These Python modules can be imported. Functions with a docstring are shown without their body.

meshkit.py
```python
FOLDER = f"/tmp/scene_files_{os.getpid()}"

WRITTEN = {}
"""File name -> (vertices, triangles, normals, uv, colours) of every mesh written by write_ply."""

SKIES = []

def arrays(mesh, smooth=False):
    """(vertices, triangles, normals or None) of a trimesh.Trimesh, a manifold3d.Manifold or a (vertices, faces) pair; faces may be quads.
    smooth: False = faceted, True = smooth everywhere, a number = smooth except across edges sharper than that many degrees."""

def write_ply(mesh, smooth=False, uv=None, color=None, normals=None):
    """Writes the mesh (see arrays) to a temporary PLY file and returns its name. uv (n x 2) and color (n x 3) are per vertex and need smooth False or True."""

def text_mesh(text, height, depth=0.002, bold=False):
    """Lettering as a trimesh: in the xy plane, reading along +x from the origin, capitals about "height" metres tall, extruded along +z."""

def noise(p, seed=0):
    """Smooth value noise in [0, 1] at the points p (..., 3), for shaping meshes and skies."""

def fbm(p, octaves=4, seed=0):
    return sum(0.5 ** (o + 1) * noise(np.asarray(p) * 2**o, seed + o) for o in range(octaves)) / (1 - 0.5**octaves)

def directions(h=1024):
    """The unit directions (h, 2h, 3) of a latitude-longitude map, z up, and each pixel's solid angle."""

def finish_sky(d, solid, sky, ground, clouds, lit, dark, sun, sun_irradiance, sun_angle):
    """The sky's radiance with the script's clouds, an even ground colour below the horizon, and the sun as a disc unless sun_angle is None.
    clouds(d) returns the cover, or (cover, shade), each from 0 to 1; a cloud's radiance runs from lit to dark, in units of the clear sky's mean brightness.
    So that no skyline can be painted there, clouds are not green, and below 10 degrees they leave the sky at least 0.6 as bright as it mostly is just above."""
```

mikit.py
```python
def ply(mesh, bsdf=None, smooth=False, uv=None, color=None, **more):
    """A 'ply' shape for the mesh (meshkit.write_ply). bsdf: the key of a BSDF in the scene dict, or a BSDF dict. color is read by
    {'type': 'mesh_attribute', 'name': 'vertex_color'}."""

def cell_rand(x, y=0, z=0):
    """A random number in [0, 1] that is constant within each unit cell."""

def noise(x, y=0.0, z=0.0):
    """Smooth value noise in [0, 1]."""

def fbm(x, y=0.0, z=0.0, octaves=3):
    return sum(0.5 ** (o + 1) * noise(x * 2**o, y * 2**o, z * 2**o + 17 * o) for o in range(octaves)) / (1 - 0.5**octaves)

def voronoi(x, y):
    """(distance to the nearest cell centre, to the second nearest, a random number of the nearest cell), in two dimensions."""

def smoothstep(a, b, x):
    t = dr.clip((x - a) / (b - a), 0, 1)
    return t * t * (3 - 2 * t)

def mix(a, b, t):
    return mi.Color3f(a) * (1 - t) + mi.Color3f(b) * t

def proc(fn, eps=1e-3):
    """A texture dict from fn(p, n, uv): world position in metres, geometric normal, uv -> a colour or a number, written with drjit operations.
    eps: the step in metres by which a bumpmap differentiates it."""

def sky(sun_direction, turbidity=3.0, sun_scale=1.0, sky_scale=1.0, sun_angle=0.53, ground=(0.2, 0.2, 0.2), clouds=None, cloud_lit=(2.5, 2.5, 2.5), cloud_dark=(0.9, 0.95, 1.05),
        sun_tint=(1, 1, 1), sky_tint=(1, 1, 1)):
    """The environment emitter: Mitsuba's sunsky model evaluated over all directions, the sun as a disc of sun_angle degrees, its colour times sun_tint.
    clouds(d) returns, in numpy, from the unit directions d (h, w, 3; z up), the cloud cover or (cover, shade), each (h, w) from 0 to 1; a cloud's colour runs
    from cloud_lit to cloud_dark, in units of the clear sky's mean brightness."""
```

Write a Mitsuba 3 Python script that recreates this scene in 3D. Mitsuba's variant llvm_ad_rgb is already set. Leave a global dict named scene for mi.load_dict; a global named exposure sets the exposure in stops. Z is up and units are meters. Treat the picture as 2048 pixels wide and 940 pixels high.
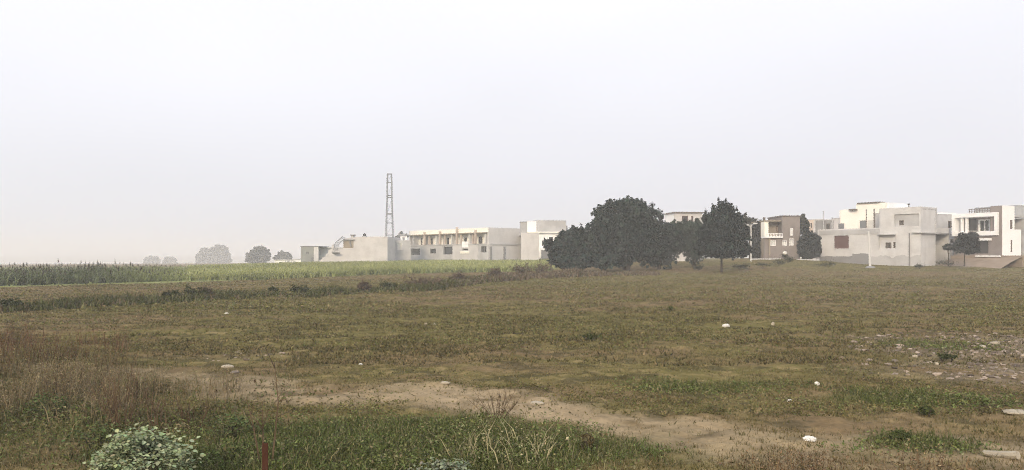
import math
import numpy as np, trimesh, drjit as dr, mitsuba as mi, mikit, meshkit
from shapely.geometry import Polygon, box as sbox
from scipy.interpolate import RBFInterpolator, RegularGridInterpolator

T = mi.ScalarTransform4f
scene, labels = {}, {}

# ------------------------------------------------------------------ camera, sky, haze, exposure
EYE, F, HZ, CX = 1.92, 1577.0, 513.0, 1024.0      # eye height, focal length (photo pixels), horizon row, centre column
exposure = 2.18
scene['camera'] = {'type': 'perspective', 'fov_axis': 'x', 'fov': 2 * math.degrees(math.atan(1024 / F)),
                   'near_clip': 0.1, 'far_clip': 6000.0,
                   'principal_point_offset_y': (470 - HZ) / 940.0,
                   'medium': {'type': 'ref', 'id': 'air'},
                   'to_world': T().look_at(origin=[0, 0, EYE], target=[0, 10, EYE], up=[0, 0, 1])}


def cover(d):
    el = np.degrees(np.arcsin(np.clip(d[..., 2], 0, 1)))
    n = meshkit.fbm(d * np.array([2.2, 2.2, 5.0]), 3, 5)
    shade = np.clip(1.0 - el / 30.0, 0, 1) * 0.85 + 0.28 * (n - 0.5)
    return np.ones(d.shape[:2]), np.clip(shade, 0, 1)


scene['sky'] = mikit.sky((-0.30, -0.86, 0.36), turbidity=4, sun_scale=0.62, sun_angle=16, clouds=cover,
                         cloud_lit=(3.35, 3.38, 3.60), cloud_dark=(1.98, 2.01, 2.2), sun_tint=(.90, .98, 1.14), ground=(0.13, 0.11, 0.08))
scene['air'] = {'type': 'homogeneous', 'albedo': {'type': 'rgb', 'value': [0.968, 0.978, 0.994]},
                'sigma_t': {'type': 'rgb', 'value': [0.0017, 0.0017, 0.0017]}, 'scale': 1.0}

# ------------------------------------------------------------------ materials
VC = {'type': 'mesh_attribute', 'name': 'vertex_color'}


def two(b): return {'type': 'twosided', 'bsdf': b}
def diff(c): return two({'type': 'diffuse', 'reflectance': c if isinstance(c, dict) else {'type': 'rgb', 'value': list(c)}})


scene['leafy'] = diff(VC)


def wall_tex(c, dirty, amount, s=1.0):
    """Plaster: broad blotches, vertical rain streaks and fine trowel grain."""
    def fn(p, n, uv):
        h = p.x * 0.8 + p.y * 0.6  # two slanted axes, so walls of any heading get a pattern
        g = p.x * 0.6 - p.y * 0.8
        blot = mikit.fbm(h * 0.55 * s, g * 0.55 * s, p.z * 0.8 * s, 4)
        streak = mikit.fbm(h * 1.8 * s, g * 1.8 * s, p.z * 0.45, 3)
        grain = mikit.noise(p.x * 22, p.y * 22, p.z * 22)
        t = mikit.smoothstep(0.38, 0.68, blot * 0.6 + streak * 0.4) * amount
        return mikit.mix(c, dirty, dr.clip(t, 0, 1)) * (0.93 + 0.14 * grain)
    return mikit.proc(fn)


for k, c, d, a in (('cement', (.47, .472, .483), (.34, .34, .345), .6), ('cement_dark', (.25, .252, .26), (.18, .18, .184), .8),
                   ('plaster_pale', (.60, .60, .61), (.45, .445, .45), .55), ('plaster_pink', (.57, .557, .56), (.44, .43, .432), .5),
                   ('paint_cream', (.88, .86, .79), (.76, .73, .65), .3), ('paint_white', (.87, .88, .90), (.75, .75, .75), .25),
                   ('paint_brown', (.245, .218, .21), (.18, .16, .155), .6), ('paint_olive', (.27, .285, .275), (.21, .22, .215), .6),
                   ('paint_beige', (.55, .47, .41), (.36, .30, .27), .7), ('paint_tan', (.30, .26, .21), (.2, .175, .15), .6),
                   ('paint_blue', (.40, .42, .45), (.32, .34, .36), .5)):
    scene[k] = diff(wall_tex(c, d, a))
for k, c in (('shutter', (.12, .065, .06)), ('door_dark', (.045, .043, .045)), ('slab_dark', (.13, .11, .10)),
             ('pale_metal', (.24, .255, .28)), ('grey_metal', (.17, .18, .19)), ('black_plastic', (.02, .02, .022)),
             ('white_plastic', (.62, .61, .58)), ('pole_white', (.56, .56, .56))):
    scene[k] = two({'type': 'principled', 'base_color': {'type': 'rgb', 'value': list(c)}, 'roughness': .55, 'specular': .35})
scene['pane'] = two({'type': 'principled', 'base_color': {'type': 'rgb', 'value': [.035, .04, .045]}, 'roughness': .12, 'specular': .5})
scene['bark'] = diff(mikit.proc(lambda p, n, uv: mikit.mix((.03, .025, .02), (.085, .07, .055), mikit.fbm(p.x * 14, p.y * 14, p.z * 3, 3))))
scene['rust'] = diff(mikit.proc(lambda p, n, uv: mikit.mix((.045, .02, .014), (.105, .05, .032), mikit.fbm(p.x * 40, p.y * 40, p.z * 9, 3))))
scene['stone_grey'] = diff(mikit.proc(lambda p, n, uv: mikit.mix((.15, .125, .105), (.25, .22, .19), mikit.fbm(p.x * 6, p.y * 6, p.z * 9, 3))))
scene['pale_stone'] = diff(mikit.proc(lambda p, n, uv: mikit.mix((.28, .245, .19), (.47, .43, .35), mikit.fbm(p.x * 9, p.y * 9, p.z * 12, 3))))
scene['earth'] = diff(mikit.proc(lambda p, n, uv: mikit.mix((.20, .16, .125), (.36, .29, .23), mikit.fbm(p.x * 1.3, p.y * 1.3, p.z * 2, 4))))


# ------------------------------------------------------------------ terrain
def at(px, py, Y):
    return np.array([(px - CX) / F * Y, Y, EYE - (py - HZ) / F * Y])


def near(px, py):
    Y = EYE * F / (py - HZ)
    return np.array([(px - CX) / F * Y, Y])


ctrl = [at(*c) for c in ((1443, 545, 72), (1230, 541, 78), (1300, 541, 79), (1120, 543, 78), (1640, 538, 80), (1740, 537.5, 80), (1900, 537, 80), (2048, 536, 80),
                         (1760, 532, 86), (1640, 529, 94), (1841, 532, 84), (1905, 531, 86), (2005, 530, 82), (2048, 531, 86), (1520, 517, 91), (1570, 517, 91), (1620, 516.5, 92),
                         (1500, 520, 87), (1600, 520, 87), (1560, 535, 77), (1500, 541, 73), (977, 524, 112), (820, 525, 128), (1080, 523, 118), (900, 524, 120),
                         (775, 526, 112), (690, 527, 112), (640, 528, 112), (600, 529, 135), (560, 532, 160), (518, 533, 172), (1000, 541, 86), (850, 546, 75), (700, 553, 68),
                         (1110, 527, 105), (1350, 524, 110), (430, 531, 240), (330, 531, 200), (100, 532, 180), (560, 530, 240), (1000, 519, 200), (1500, 516, 160), (1900, 519, 160))]
flat = [(x, y, 0.0) for y in (0, 8, 16, 26, 38) for x in np.linspace(-1, 1, 7) * (12 + y * .85)]
flat += [(-33, 49, 0), (-27, 62, 0), (-24, 55, 0), (-12, 48, 0), (0, 48, 0.02), (14, 50, .1), (30, 55, .12), (44, 58, .15), (-50, 55, 0), (-70, 75, -.1), (-60, 100, -.3)]
flat += [(x, y, z) for x, y, z in ((-330, 600, -4.0), (-420, 1000, -8.0), (-250, 420, -2.2), (-100, 420, -1.4), (-600, 1300, -9.0), (-250, 1000, -6.5), (60, 420, .4), (300, 420, .4), (-800, 1000, -8), (0, 1000, -2.5), (700, 1000, .2), (-1000, 200, -1.5), (1000, 200, .5), (-900, -600, 0), (900, -600, 0), (0, -900, 0), (0, -60, 0), (-100, 0, 0), (100, 0, 0.1), (-200, 150, -1), (150, 90, .6))]
pts = np.array(ctrl + [np.array(p, float) for p in flat])
rbf = RBFInterpolator(pts[:, :2], pts[:, 2], kernel='linear', smoothing=0.6)
gx = np.unique(np.r_[np.linspace(-1500, -150, 28), np.arange(-150, 151, 3.0), np.linspace(150, 1500, 28)])
gy = np.unique(np.r_[np.linspace(-1500, -30, 28), np.arange(-30, 260, 3.0), np.linspace(260, 1500, 28)])
GX, GY = np.meshgrid(gx, gy, indexing='ij')
base = RegularGridInterpolator((gx, gy), rbf(np.c_[GX.ravel(), GY.ravel()]).reshape(GX.shape), bounds_error=False, fill_value=0.0)


def ground(x, y):
    x, y = np.atleast_1d(np.asarray(x, float)), np.atleast_1d(np.asarray(y, float))
    r = np.hypot(x, y)
    z = base(np.c_[x, y])
    p = np.stack([x, y, x * 0], -1)
    fade = np.clip(1.3 - r / 70, 0, 1)
    z = z + fade * (0.10 * (meshkit.fbm(p * 0.35, 3, 1) - .5) + 0.09 * (meshkit.fbm(p * 1.7, 3, 2) - .5) + 0.05 * (meshkit.fbm(p * 6.5, 2, 3) - .5))
    return z


def gz(x, y): return float(ground(x, y)[0])


# zones of the field, written once for numpy and for drjit
class NB:
    sin, sqrt, minimum, maximum, clip = np.sin, np.sqrt, np.minimum, np.maximum, np.clip


class DB:
    sin, sqrt, minimum, maximum, clip = dr.sin, dr.sqrt, dr.minimum, dr.maximum, dr.clip


def ss(B, a, b, x):
    t = B.clip((x - a) / (b - a), 0, 1)
    return t * t * (3 - 2 * t)


TRACK = [(-8.0, 13.6), (-5.0, 12.3), (-3.1, 11.2), (-1.4, 10.8), (-.1, 10.6), (.8, 9.6), (1.6, 8.7), (3.0, 8.0), (4.6, 7.5), (7, 6.2)]
CROP_A, CROP_B, CROP_C = (-29.0, 66.0), (-10.0, 75.0), (3.0, 90.0)


def zones(x, y, B):
    w = .28 * B.sin(x * 2.1 + 1.3 * B.sin(y * 1.7)) + .2 * B.sin(y * 3.7 + x * 1.1 + .5) + .12 * B.sin(x * 6.3 - y * 5.1)
    d = x * 0 + 99.0
    for (ax, ay), (bx, by) in zip(TRACK[:-1], TRACK[1:]):
        t = B.clip(((x - ax) * (bx - ax) + (y - ay) * (by - ay)) / ((bx - ax) ** 2 + (by - ay) ** 2), 0, 1)
        ex, ey = x - ax - t * (bx - ax), y - ay - t * (by - ay)
        d = B.minimum(d, B.sqrt(ex * ex + ey * ey))
    path = 1 - ss(B, .25, 1.05, d + w * .8)

    def ell(cx, cy, rx, ry, k=.5):
        ex, ey = (x - cx) / rx, (y - cy) / ry
        return 1 - ss(B, 1 - k, 1 + k, B.sqrt(ex * ex + ey * ey) + w * .5)

    lush = B.maximum(ell(-1.3, 8.0, 2.4, 1.3, .25), ell(2.9, 11.6, .9, .55))
    path = path * (1 - .3 * ss(B, .6, 1.8, x))
    lush = B.maximum(lush, B.maximum(ell(5.2, 10.6, .9, .5), ell(-6.2, 9.2, 2.6, 1.3) * .45))
    lush = B.maximum(lush, B.maximum(ell(4.1, 8.0, .5, .4), ell(9.0, 17.0, 1.0, .8)))
    weedy = ell(-7.6, 11.2, 3.4, 2.4)
    rubble = B.maximum(ell(11.3, 16.2, 3.6, 3.0), ell(8.6, 13.2, 2.4, 1.6) * .8)
    rubble = B.maximum(rubble, .25 * ell(-5.4, 15.4, 1.0, .6))
    # crop edge: a bent line beyond which the green crop stands
    e1 = (y - 66.0) - (x + 29.0) * 9.0 / 19.0
    e2 = (y - 75.0) - (x + 10.0) * 15.0 / 13.0
    crop = ss(B, -1.5, 1.5, B.maximum(e1, e2) + w * 2) * ss(B, -.02, .02, (.055 - x / B.maximum(y, 1.0))) * (1 - ss(B, 150, 175, y))
    return path, lush, weedy, rubble, crop


def soil(p, n, uv):
    path, lush, weedy, rubble, crop = zones(p.x, p.y, DB)
    big = mikit.fbm(p.x * .09, p.y * .13, 3.0, 4)
    mid = mikit.fbm(p.x * .7, p.y * .9, 7.0, 4)
    fine = mikit.fbm(p.x * 5.0, p.y * 5.0, 1.0, 4)
    grit = mikit.noise(p.x * 34, p.y * 34, 2.0)
    brown, olive, straw = (.172, .126, .072), (.140, .122, .050), (.262, .198, .108)
    c = mikit.mix(brown, olive, mikit.smoothstep(.40, .64, big * .55 + mid * .45 + .0012 * p.x))
    c = mikit.mix(c, straw, mikit.smoothstep(.55, .8, fine * .6 + mid * .4) * .55)
    c = mikit.mix(c, (.055, .05, .03), mikit.smoothstep(.54, .68, mikit.fbm(p.x * 2.3, p.y * 3.1, 5.0, 4)) * .6)
    c = mikit.mix(c, (.30, .235, .150), path * mikit.smoothstep(.36, .60, mid * .75 + fine * .25 + path * .10))
    c = mikit.mix(c, (.06, .075, .027), lush * .75)
    c = mikit.mix(c, (.085, .07, .042), weedy * .6)
    c = mikit.mix(c, (.19, .15, .115), rubble * .7 * mikit.smoothstep(.35, .6, mid))
    c = mikit.mix(c, (.215, .235, .10), crop)
    return c * (.66 + .46 * fine + .22 * grit)


scene['soil'] = diff(mikit.proc(soil))

rings = np.r_[np.geomspace(.6, 5.5, 14), np.geomspace(5.6, 46, 430), np.geomspace(46.6, 240, 120), np.geomspace(246, 1390, 26)]
ang = np.unique(np.r_[np.linspace(-180, -42, 36), np.linspace(-42, 42, 520), np.linspace(42, 180, 36)])[:-1]
A_, R_ = np.meshgrid(np.radians(ang), rings)
gxv, gyv = (R_ * np.sin(A_)).ravel(), (R_ * np.cos(A_)).ravel()
gv = np.c_[gxv, gyv, ground(gxv, gyv)]
nr, na = len(rings), len(ang)
i, j = np.meshgrid(np.arange(nr - 1), np.arange(na), indexing='ij')
j2 = (j + 1) % na
gf = np.stack([i * na + j, i * na + j2, (i + 1) * na + j2, (i + 1) * na + j], -1).reshape(-1, 4)
gf = gf[:, ::-1]
gf = np.vstack([gf[:, [0, 1, 2]], gf[:, [0, 2, 3]]])
gv = np.vstack([gv, [[0, 0, gz(0, 0)]]])
gf = np.vstack([gf, np.stack([np.full(na, nr * na), (np.arange(na) + 1) % na, np.arange(na)], 1)])
scene['field'] = mikit.ply((gv, gf), 'soil', smooth=True)
labels['field'] = {'kind': 'structure', 'label': 'brown and olive fallow field of short dry grass'}


# ------------------------------------------------------------------ helpers
def number(name):
    if name not in taken:
        taken[name] = 0
        return name
    taken[name] += 1
    return f'{name}_{taken[name]:03d}'


taken = {}


def thing(name, label, cat, group=None):
    key = number(name)
    labels[key] = {'label': label, 'category': cat}
    if group:
        labels[key]['group'] = group
    return key


def part(parent, name, mesh, mat, smooth=False, label=None, **kw):
    key = number(f'{parent}__{name}')
    scene[key] = mikit.ply(mesh, mat, smooth, **kw)
    if label:
        labels[key] = {'label': label}
    return key


def cat(ms): return trimesh.util.concatenate(ms)


def tube(pts, radii, sides=6):
    """A tapered tube through the points, capped."""
    pts, radii = np.asarray(pts, float), np.broadcast_to(np.asarray(radii, float), len(pts))
    vs, n = [], len(pts)
    for k in range(n):
        t = pts[min(k + 1, n - 1)] - pts[max(k - 1, 0)]
        t = t / (np.linalg.norm(t) + 1e-12)
        a = np.cross(t, [0, 0, 1] if abs(t[2]) < .9 else [1, 0, 0])
        a /= np.linalg.norm(a)
        b = np.cross(t, a)
        th = np.arange(sides) * 2 * np.pi / sides
        vs.append(pts[k] + radii[k] * (np.cos(th)[:, None] * a + np.sin(th)[:, None] * b))
    f = []
    for k in range(n - 1):
        for s in range(sides):
            p, q = k * sides + s, k * sides + (s + 1) % sides
            f += [[p, q, q + sides], [p, q + sides, p + sides]]
    for s in range(1, sides - 1):
        f += [[0, s + 1, s], [(n - 1) * sides, (n - 1) * sides + s, (n - 1) * sides + s + 1]]
    return trimesh.Trimesh(np.vstack(vs), np.array(f), process=False)


class Face:
    """An upright wall plane: origin (x, y) on the ground, unit direction e along it; the normal n looks to the camera's side."""

    def __init__(s, o, e):
        s.o, s.e = np.array(o, float)[:2], np.array(e, float) / np.linalg.norm(e)
        n = np.array([s.e[1], -s.e[0]])
        s.n = n if n @ s.o < 0 else -n

    def a(s, px):
        k = (px - CX) / F
        return (s.o[0] - k * s.o[1]) / (k * s.e[1] - s.e[0])

    def z(s, px, py):
        return EYE - (py - HZ) / F * (s.o[1] + s.a(px) * s.e[1])

    def w(s, a, d, z): return np.array([*(s.o + s.e * a + s.n * d), z])

    def poly(s, pts, d0, d1, holes=()):
        """Extrudes the polygon of (a, z) points from depth d0 to d1 (outward positive)."""
        m = trimesh.creation.extrude_polygon(Polygon(pts, holes), abs(d1 - d0), engine='earcut')
        v = np.array(m.vertices)
        lo = min(d0, d1)
        out = np.c_[s.o + v[:, :1] * s.e + (v[:, 2:3] + lo) * s.n, v[:, 1]]
        m2 = trimesh.Trimesh(out, m.faces, process=False)
        if m2.volume < 0:
            m2.invert()
        return m2

    def box(s, a0, a1, z0, z1, d0, d1):
        a0, a1 = sorted((a0, a1))
        z0, z1 = sorted((z0, z1))
        return s.poly([(a0, z0), (a1, z0), (a1, z1), (a0, z1)], d0, d1)

    def r(s, px0, py0, px1, py1):
        """(a0, a1, z0, z1) of a rectangle seen at these pixels of the photograph's survey."""
        m = (px0 + px1) / 2
        a0, a1 = sorted((s.a(px0), s.a(px1)))
        return a0, a1, s.z(m, py1), s.z(m, py0)


def hole(r): return [(r[0], r[2]), (r[1], r[2]), (r[1], r[3]), (r[0], r[3])]


def window(parent, f, r, mat='pane', frame='slab_dark', fr=.07, bars=1, back=.16, name='window', label=None, proud=.012):
    """A pane set back in its opening, a frame round it with mullions."""
    a0, a1, z0, z1 = r
    k = part(parent, name, cat([f.box(a0, a1, z0, z0 + fr, -back + .02, proud), f.box(a0, a1, z1 - fr, z1, -back + .02, proud),
                                f.box(a0, a0 + fr, z0 + fr, z1 - fr, -back + .02, proud), f.box(a1 - fr, a1, z0 + fr, z1 - fr, -back + .02, proud)] +
                               [f.box(x - .025, x + .025, z0 + fr, z1 - fr, -back + .03, -.04) for x in np.linspace(a0, a1, bars + 2)[1:-1]]), frame, label=label)
    part(k, 'pane', f.box(a0 + .01, a1 - .01, z0 + .01, z1 - .01, -back - .04, -back), mat)
    return k


# ------------------------------------------------------------------ vegetation builders
def leaves(P, N, size, rng, col, var, aspect=.55):
    """One folded two-triangle leaf (or leaf spray) per point: positions P, facing N, sizes, base colour(s)."""
    n = len(P)
    N = N / (np.linalg.norm(N, axis=1, keepdims=True) + 1e-9)
    u = np.cross(N, rng.normal(size=(n, 3)))
    u /= np.linalg.norm(u, axis=1, keepdims=True) + 1e-9
    v = np.cross(N, u)
    s = (size * rng.uniform(.6, 1.35, n))[:, None]
    a, c = P - u * s * .5, P + u * s * .5 - N * s * .12
    b, d = P + v * s * aspect * .5 + N * s * .08, P - v * s * aspect * .5 + N * s * .08
    V = np.stack([a, b, c, d], 1).reshape(-1, 3)
    q = np.arange(n)[:, None] * 4
    Fc = np.vstack([q + [0, 1, 2], q + [0, 2, 3]])
    C = np.clip(np.broadcast_to(col, (n, 3)) * (1 + var * rng.normal(size=(n, 1))) * (1 + .05 * rng.normal(size=(n, 3))), .008, .6)
    return V, Fc, np.repeat(C, 4, 0)


def join(parts):
    V, Fs, C, o = [], [], [], 0
    for v, f, c in parts:
        V.append(v); Fs.append(f + o); C.append(c); o += len(v)
    return np.vstack(V), np.vstack(Fs), np.vstack(C)


def crown_mesh(blobs, rng, n, size, col, var=.16, clump=.24, up=0.0, aspect=.55, col2=None):
    """Leaves in many small round clumps over the blobs (cx, cy, cz, rx, ry, rz), each clump with its own tone, and a sparser fill inside."""
    out = []
    blobs = np.array(blobs, float)
    area = blobs[:, 3] * blobs[:, 5] + blobs[:, 3] * blobs[:, 4]
    for b, share in zip(blobs, area / area.sum()):
        lobe = 1 + .16 * rng.normal()
        fill = int(n * share * .3)
        m = int(n * share) - fill
        nc = max(10, int(m / 60))
        d = rng.normal(size=(nc, 3))
        d /= np.linalg.norm(d, axis=1, keepdims=True)
        rad = np.where(rng.random(nc) < .7, rng.uniform(.82, 1.12, nc), rng.uniform(.25, .82, nc))
        centres = b[:3] + d * b[3:] * rad[:, None]
        tone = lobe * (1 + var * rng.normal(size=nc))[:, None]
        csize = clump * rng.uniform(.35, 1.15, nc)
        which = rng.integers(0, nc, m)
        off = rng.normal(size=(m, 3))
        off *= (rng.random(m) ** .5 / np.linalg.norm(off, axis=1))[:, None]
        off = off * csize[which][:, None] * b[3:].mean()
        if up:
            off[:, 2] = np.abs(off[:, 2]) * up * (1 + rng.random(m) * (d[which, 2] > .3))
            off[:, :2] *= .7
        P = centres[which] + off
        N = .5 * d[which] + .35 * rng.normal(size=(m, 3)) + off / (np.linalg.norm(off, axis=1, keepdims=True) + 1e-9) + [0, 0, .2]
        base_c = np.broadcast_to(np.array(col, float), (m, 3)) * tone[which]
        if col2 is not None:
            pick = (rng.random(nc) < .3)[which][:, None]
            base_c = np.where(pick, np.array(col2) * tone[which], base_c)
        out.append(leaves(P, N, size, rng, base_c, .05, aspect))
        d = rng.normal(size=(fill, 3))
        d /= np.linalg.norm(d, axis=1, keepdims=True)
        P = b[:3] + d * b[3:] * (rng.random(fill) ** .45 * .93)[:, None]
        out.append(leaves(P, d + .6 * rng.normal(size=d.shape), size * 1.35, rng, np.array(col, float) * lobe, .05, min(1.0, aspect * 1.5)))
    return join(out)


def tree(name, label, px, Y, crown_px, trunk_h_px, n=6000, leaf=.28, col=(.035, .045, .028), seed=1, radius=.16, group=None, clump=.24, up=0.0, depth=.9,
         fork=None, limbs=4, aspect=.55, col2=None, base_py=None, lean=0.0, kind='tree'):
    """crown_px: ellipses (cx, cy, rx, ry) in survey pixels at distance Y, given depth; becomes metres here."""
    rng = np.random.default_rng(seed)
    s = Y / F
    x0 = (px - CX) * s
    z0 = gz(x0, Y) if base_py is None else EYE - (base_py - HZ) * s
    k = thing(name, label, kind, group)
    blobs = []
    for cx, cy, rx, ry in crown_px:
        blobs.append(((cx - CX) * s, Y + rng.uniform(-.25, .25) * rx * s, EYE - (cy - HZ) * s, rx * s, rx * s * depth, ry * s))
    zc = np.mean([b[2] for b in blobs])
    top = z0 + trunk_h_px * s
    tp = [np.array([x0, Y, z0 - .25]), np.array([x0 + lean * .3, Y, (z0 * 2 + top) / 3]), np.array([x0 + lean, Y, top]), np.array([x0 + lean * 1.2, Y, max(top + .2, zc)])]
    part(k, 'trunk', tube(tp, [radius * 1.35, radius, radius * .85, radius * .4], 8), 'bark', smooth=60)
    order = rng.permutation(len(blobs))
    for q in range(limbs):
        b = blobs[order[q % len(blobs)]]
        tip = np.array(b[:3]) + rng.uniform(-.5, .5, 3) * np.array(b[3:])
        mid = (tp[2] + tip) / 2 + rng.normal(size=3) * .12 * b[3]
        part(k, 'limb', tube([tp[2] - [0, 0, .1], mid, tip], [radius * .6, radius * .4, radius * .12], 6), 'bark', smooth=60)
    v, f, c = crown_mesh(blobs, rng, n, leaf, col, clump=clump, up=up, aspect=aspect, col2=col2)
    part(k, 'crown', (v, f), 'leafy', color=c)
    return k


def blades(x, y, h, w, col, rng, lean=.5, sink=.02, tri=False, z=None):
    """Grass blades standing on the ground at x, y: bent, tapered, each with its own colour."""
    n = len(x)
    z = (ground(x, y) if z is None else z) - sink
    yaw = rng.uniform(0, 2 * np.pi, n)
    dx, dy = np.cos(yaw), np.sin(yaw)
    L = lean * h * rng.uniform(.2, 1.3, n)
    la = rng.uniform(0, 2 * np.pi, n)
    lx, ly = L * np.cos(la), L * np.sin(la)
    P = np.stack([x, y, z], 1)
    side = np.stack([dx, dy, dx * 0], 1) * (w * .5)[:, None]
    tip = P + np.stack([lx, ly, h + sink], 1)
    if tri:
        V = np.stack([P - side, P + side, tip], 1).reshape(-1, 3)
        return V, np.arange(n * 3).reshape(-1, 3), np.repeat(col, 3, 0)
    mid = P + np.stack([lx * .35, ly * .35, (h + sink) * .6], 1)
    V = np.stack([P - side, P + side, mid - side * .75, mid + side * .75, tip], 1).reshape(-1, 3)
    q = np.arange(n)[:, None] * 5
    return V, np.vstack([q + [0, 1, 3], q + [0, 3, 2], q + [2, 3, 4]]), np.repeat(col, 5, 0)


def twigs(x0, y0, height, spread, n, rng, width=.006, col=(.09, .065, .045), sub=4):
    """A dead weed: n upright stems from one root, each with side twigs, as thin three-sided tubes."""
    ms, z0 = [], gz(x0, y0) - .03
    for _ in range(n):
        a = rng.uniform(0, 2 * np.pi)
        s = spread * rng.uniform(.1, 1.0)
        hh = height * rng.uniform(.55, 1.0)
        p0 = np.array([x0 + .06 * math.cos(a), y0 + .06 * math.sin(a), z0])
        p2 = p0 + [s * math.cos(a), s * math.sin(a), hh]
        p1 = (p0 + p2) / 2 + rng.normal(size=3) * .05 * height
        ms.append(tube([p0, p1, p2], [width, width * .7, width * .25], 3))
        for _ in range(sub):
            t = rng.uniform(.35, .95)
            q = p0 * (1 - t) + p2 * t + (p1 - (p0 + p2) / 2) * 4 * t * (1 - t) * .5
            ms.append(tube([q, q + rng.normal(size=3) * [.09, .09, .05] * height + [0, 0, .16 * height]], [width * .5, width * .2], 3))
    return cat(ms)


def colours(n, rng, choices, weights, var=.2):
    c = np.array(choices, float)[rng.choice(len(choices), n, p=np.array(weights) / np.sum(weights))]
    return np.clip(c * (1 + var * rng.normal(size=(n, 1))), .01, .7)


def stuff(key, label, mesh, mat='leafy'):
    v, f, c = mesh
    scene[key] = mikit.ply((v, f), mat, color=c)
    labels[key] = {'kind': 'stuff', 'label': label}


# ================================================================== buildings
# ---- row of grey houses on the right: long cement house
E1 = (-.6, .8)
hc = at(1841, 530, 84)
hf = Face(hc, E1)                                  # long face, receding to the left
hr = Face(hc, (.8, .6))                            # short face round the corner
gh = thing('cement_house', 'unfinished grey cement house with big maroon shutter and plain upper box', 'house')
zb = gz(hc[0], hc[1]) - .5
aL, aU = hf.a(1640), hf.a(1760)
zpar, zroof = hf.z(1740, 456), hf.z(1841, 413)
r_sh, r_w1, r_w2 = hf.r(1668, 471, 1698, 497), hf.r(1768.5, 485, 1780, 496.5), hf.r(1784, 484, 1790, 496)
r_rec = hf.r(1757, 470, 1791, 501)
z1 = hf.z(1800, 459)
part(gh, 'wall', hf.poly([(0, zb), (aL, zb), (aL, zpar), (aU, zpar), (0, zpar)], -.3, 0, [hole(r_sh), hole(r_rec)]), 'plaster_pale')
part(gh, 'recess', hf.poly(hole(r_rec), -.5, -.301, [hole(r_w1), hole(r_w2)]), 'plaster_pale')
r_up, r_u2 = hf.r(1797, 440.5, 1806, 453), hf.r(1760.5, 439, 1763, 448)
r_pan = hf.r(1788, 428, 1838, 455)
r_pan = (r_pan[0], r_pan[1], zpar + .06, r_pan[3])
r_up = (r_up[0], r_up[1], max(r_up[2], zpar + .22), r_up[3])
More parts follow.
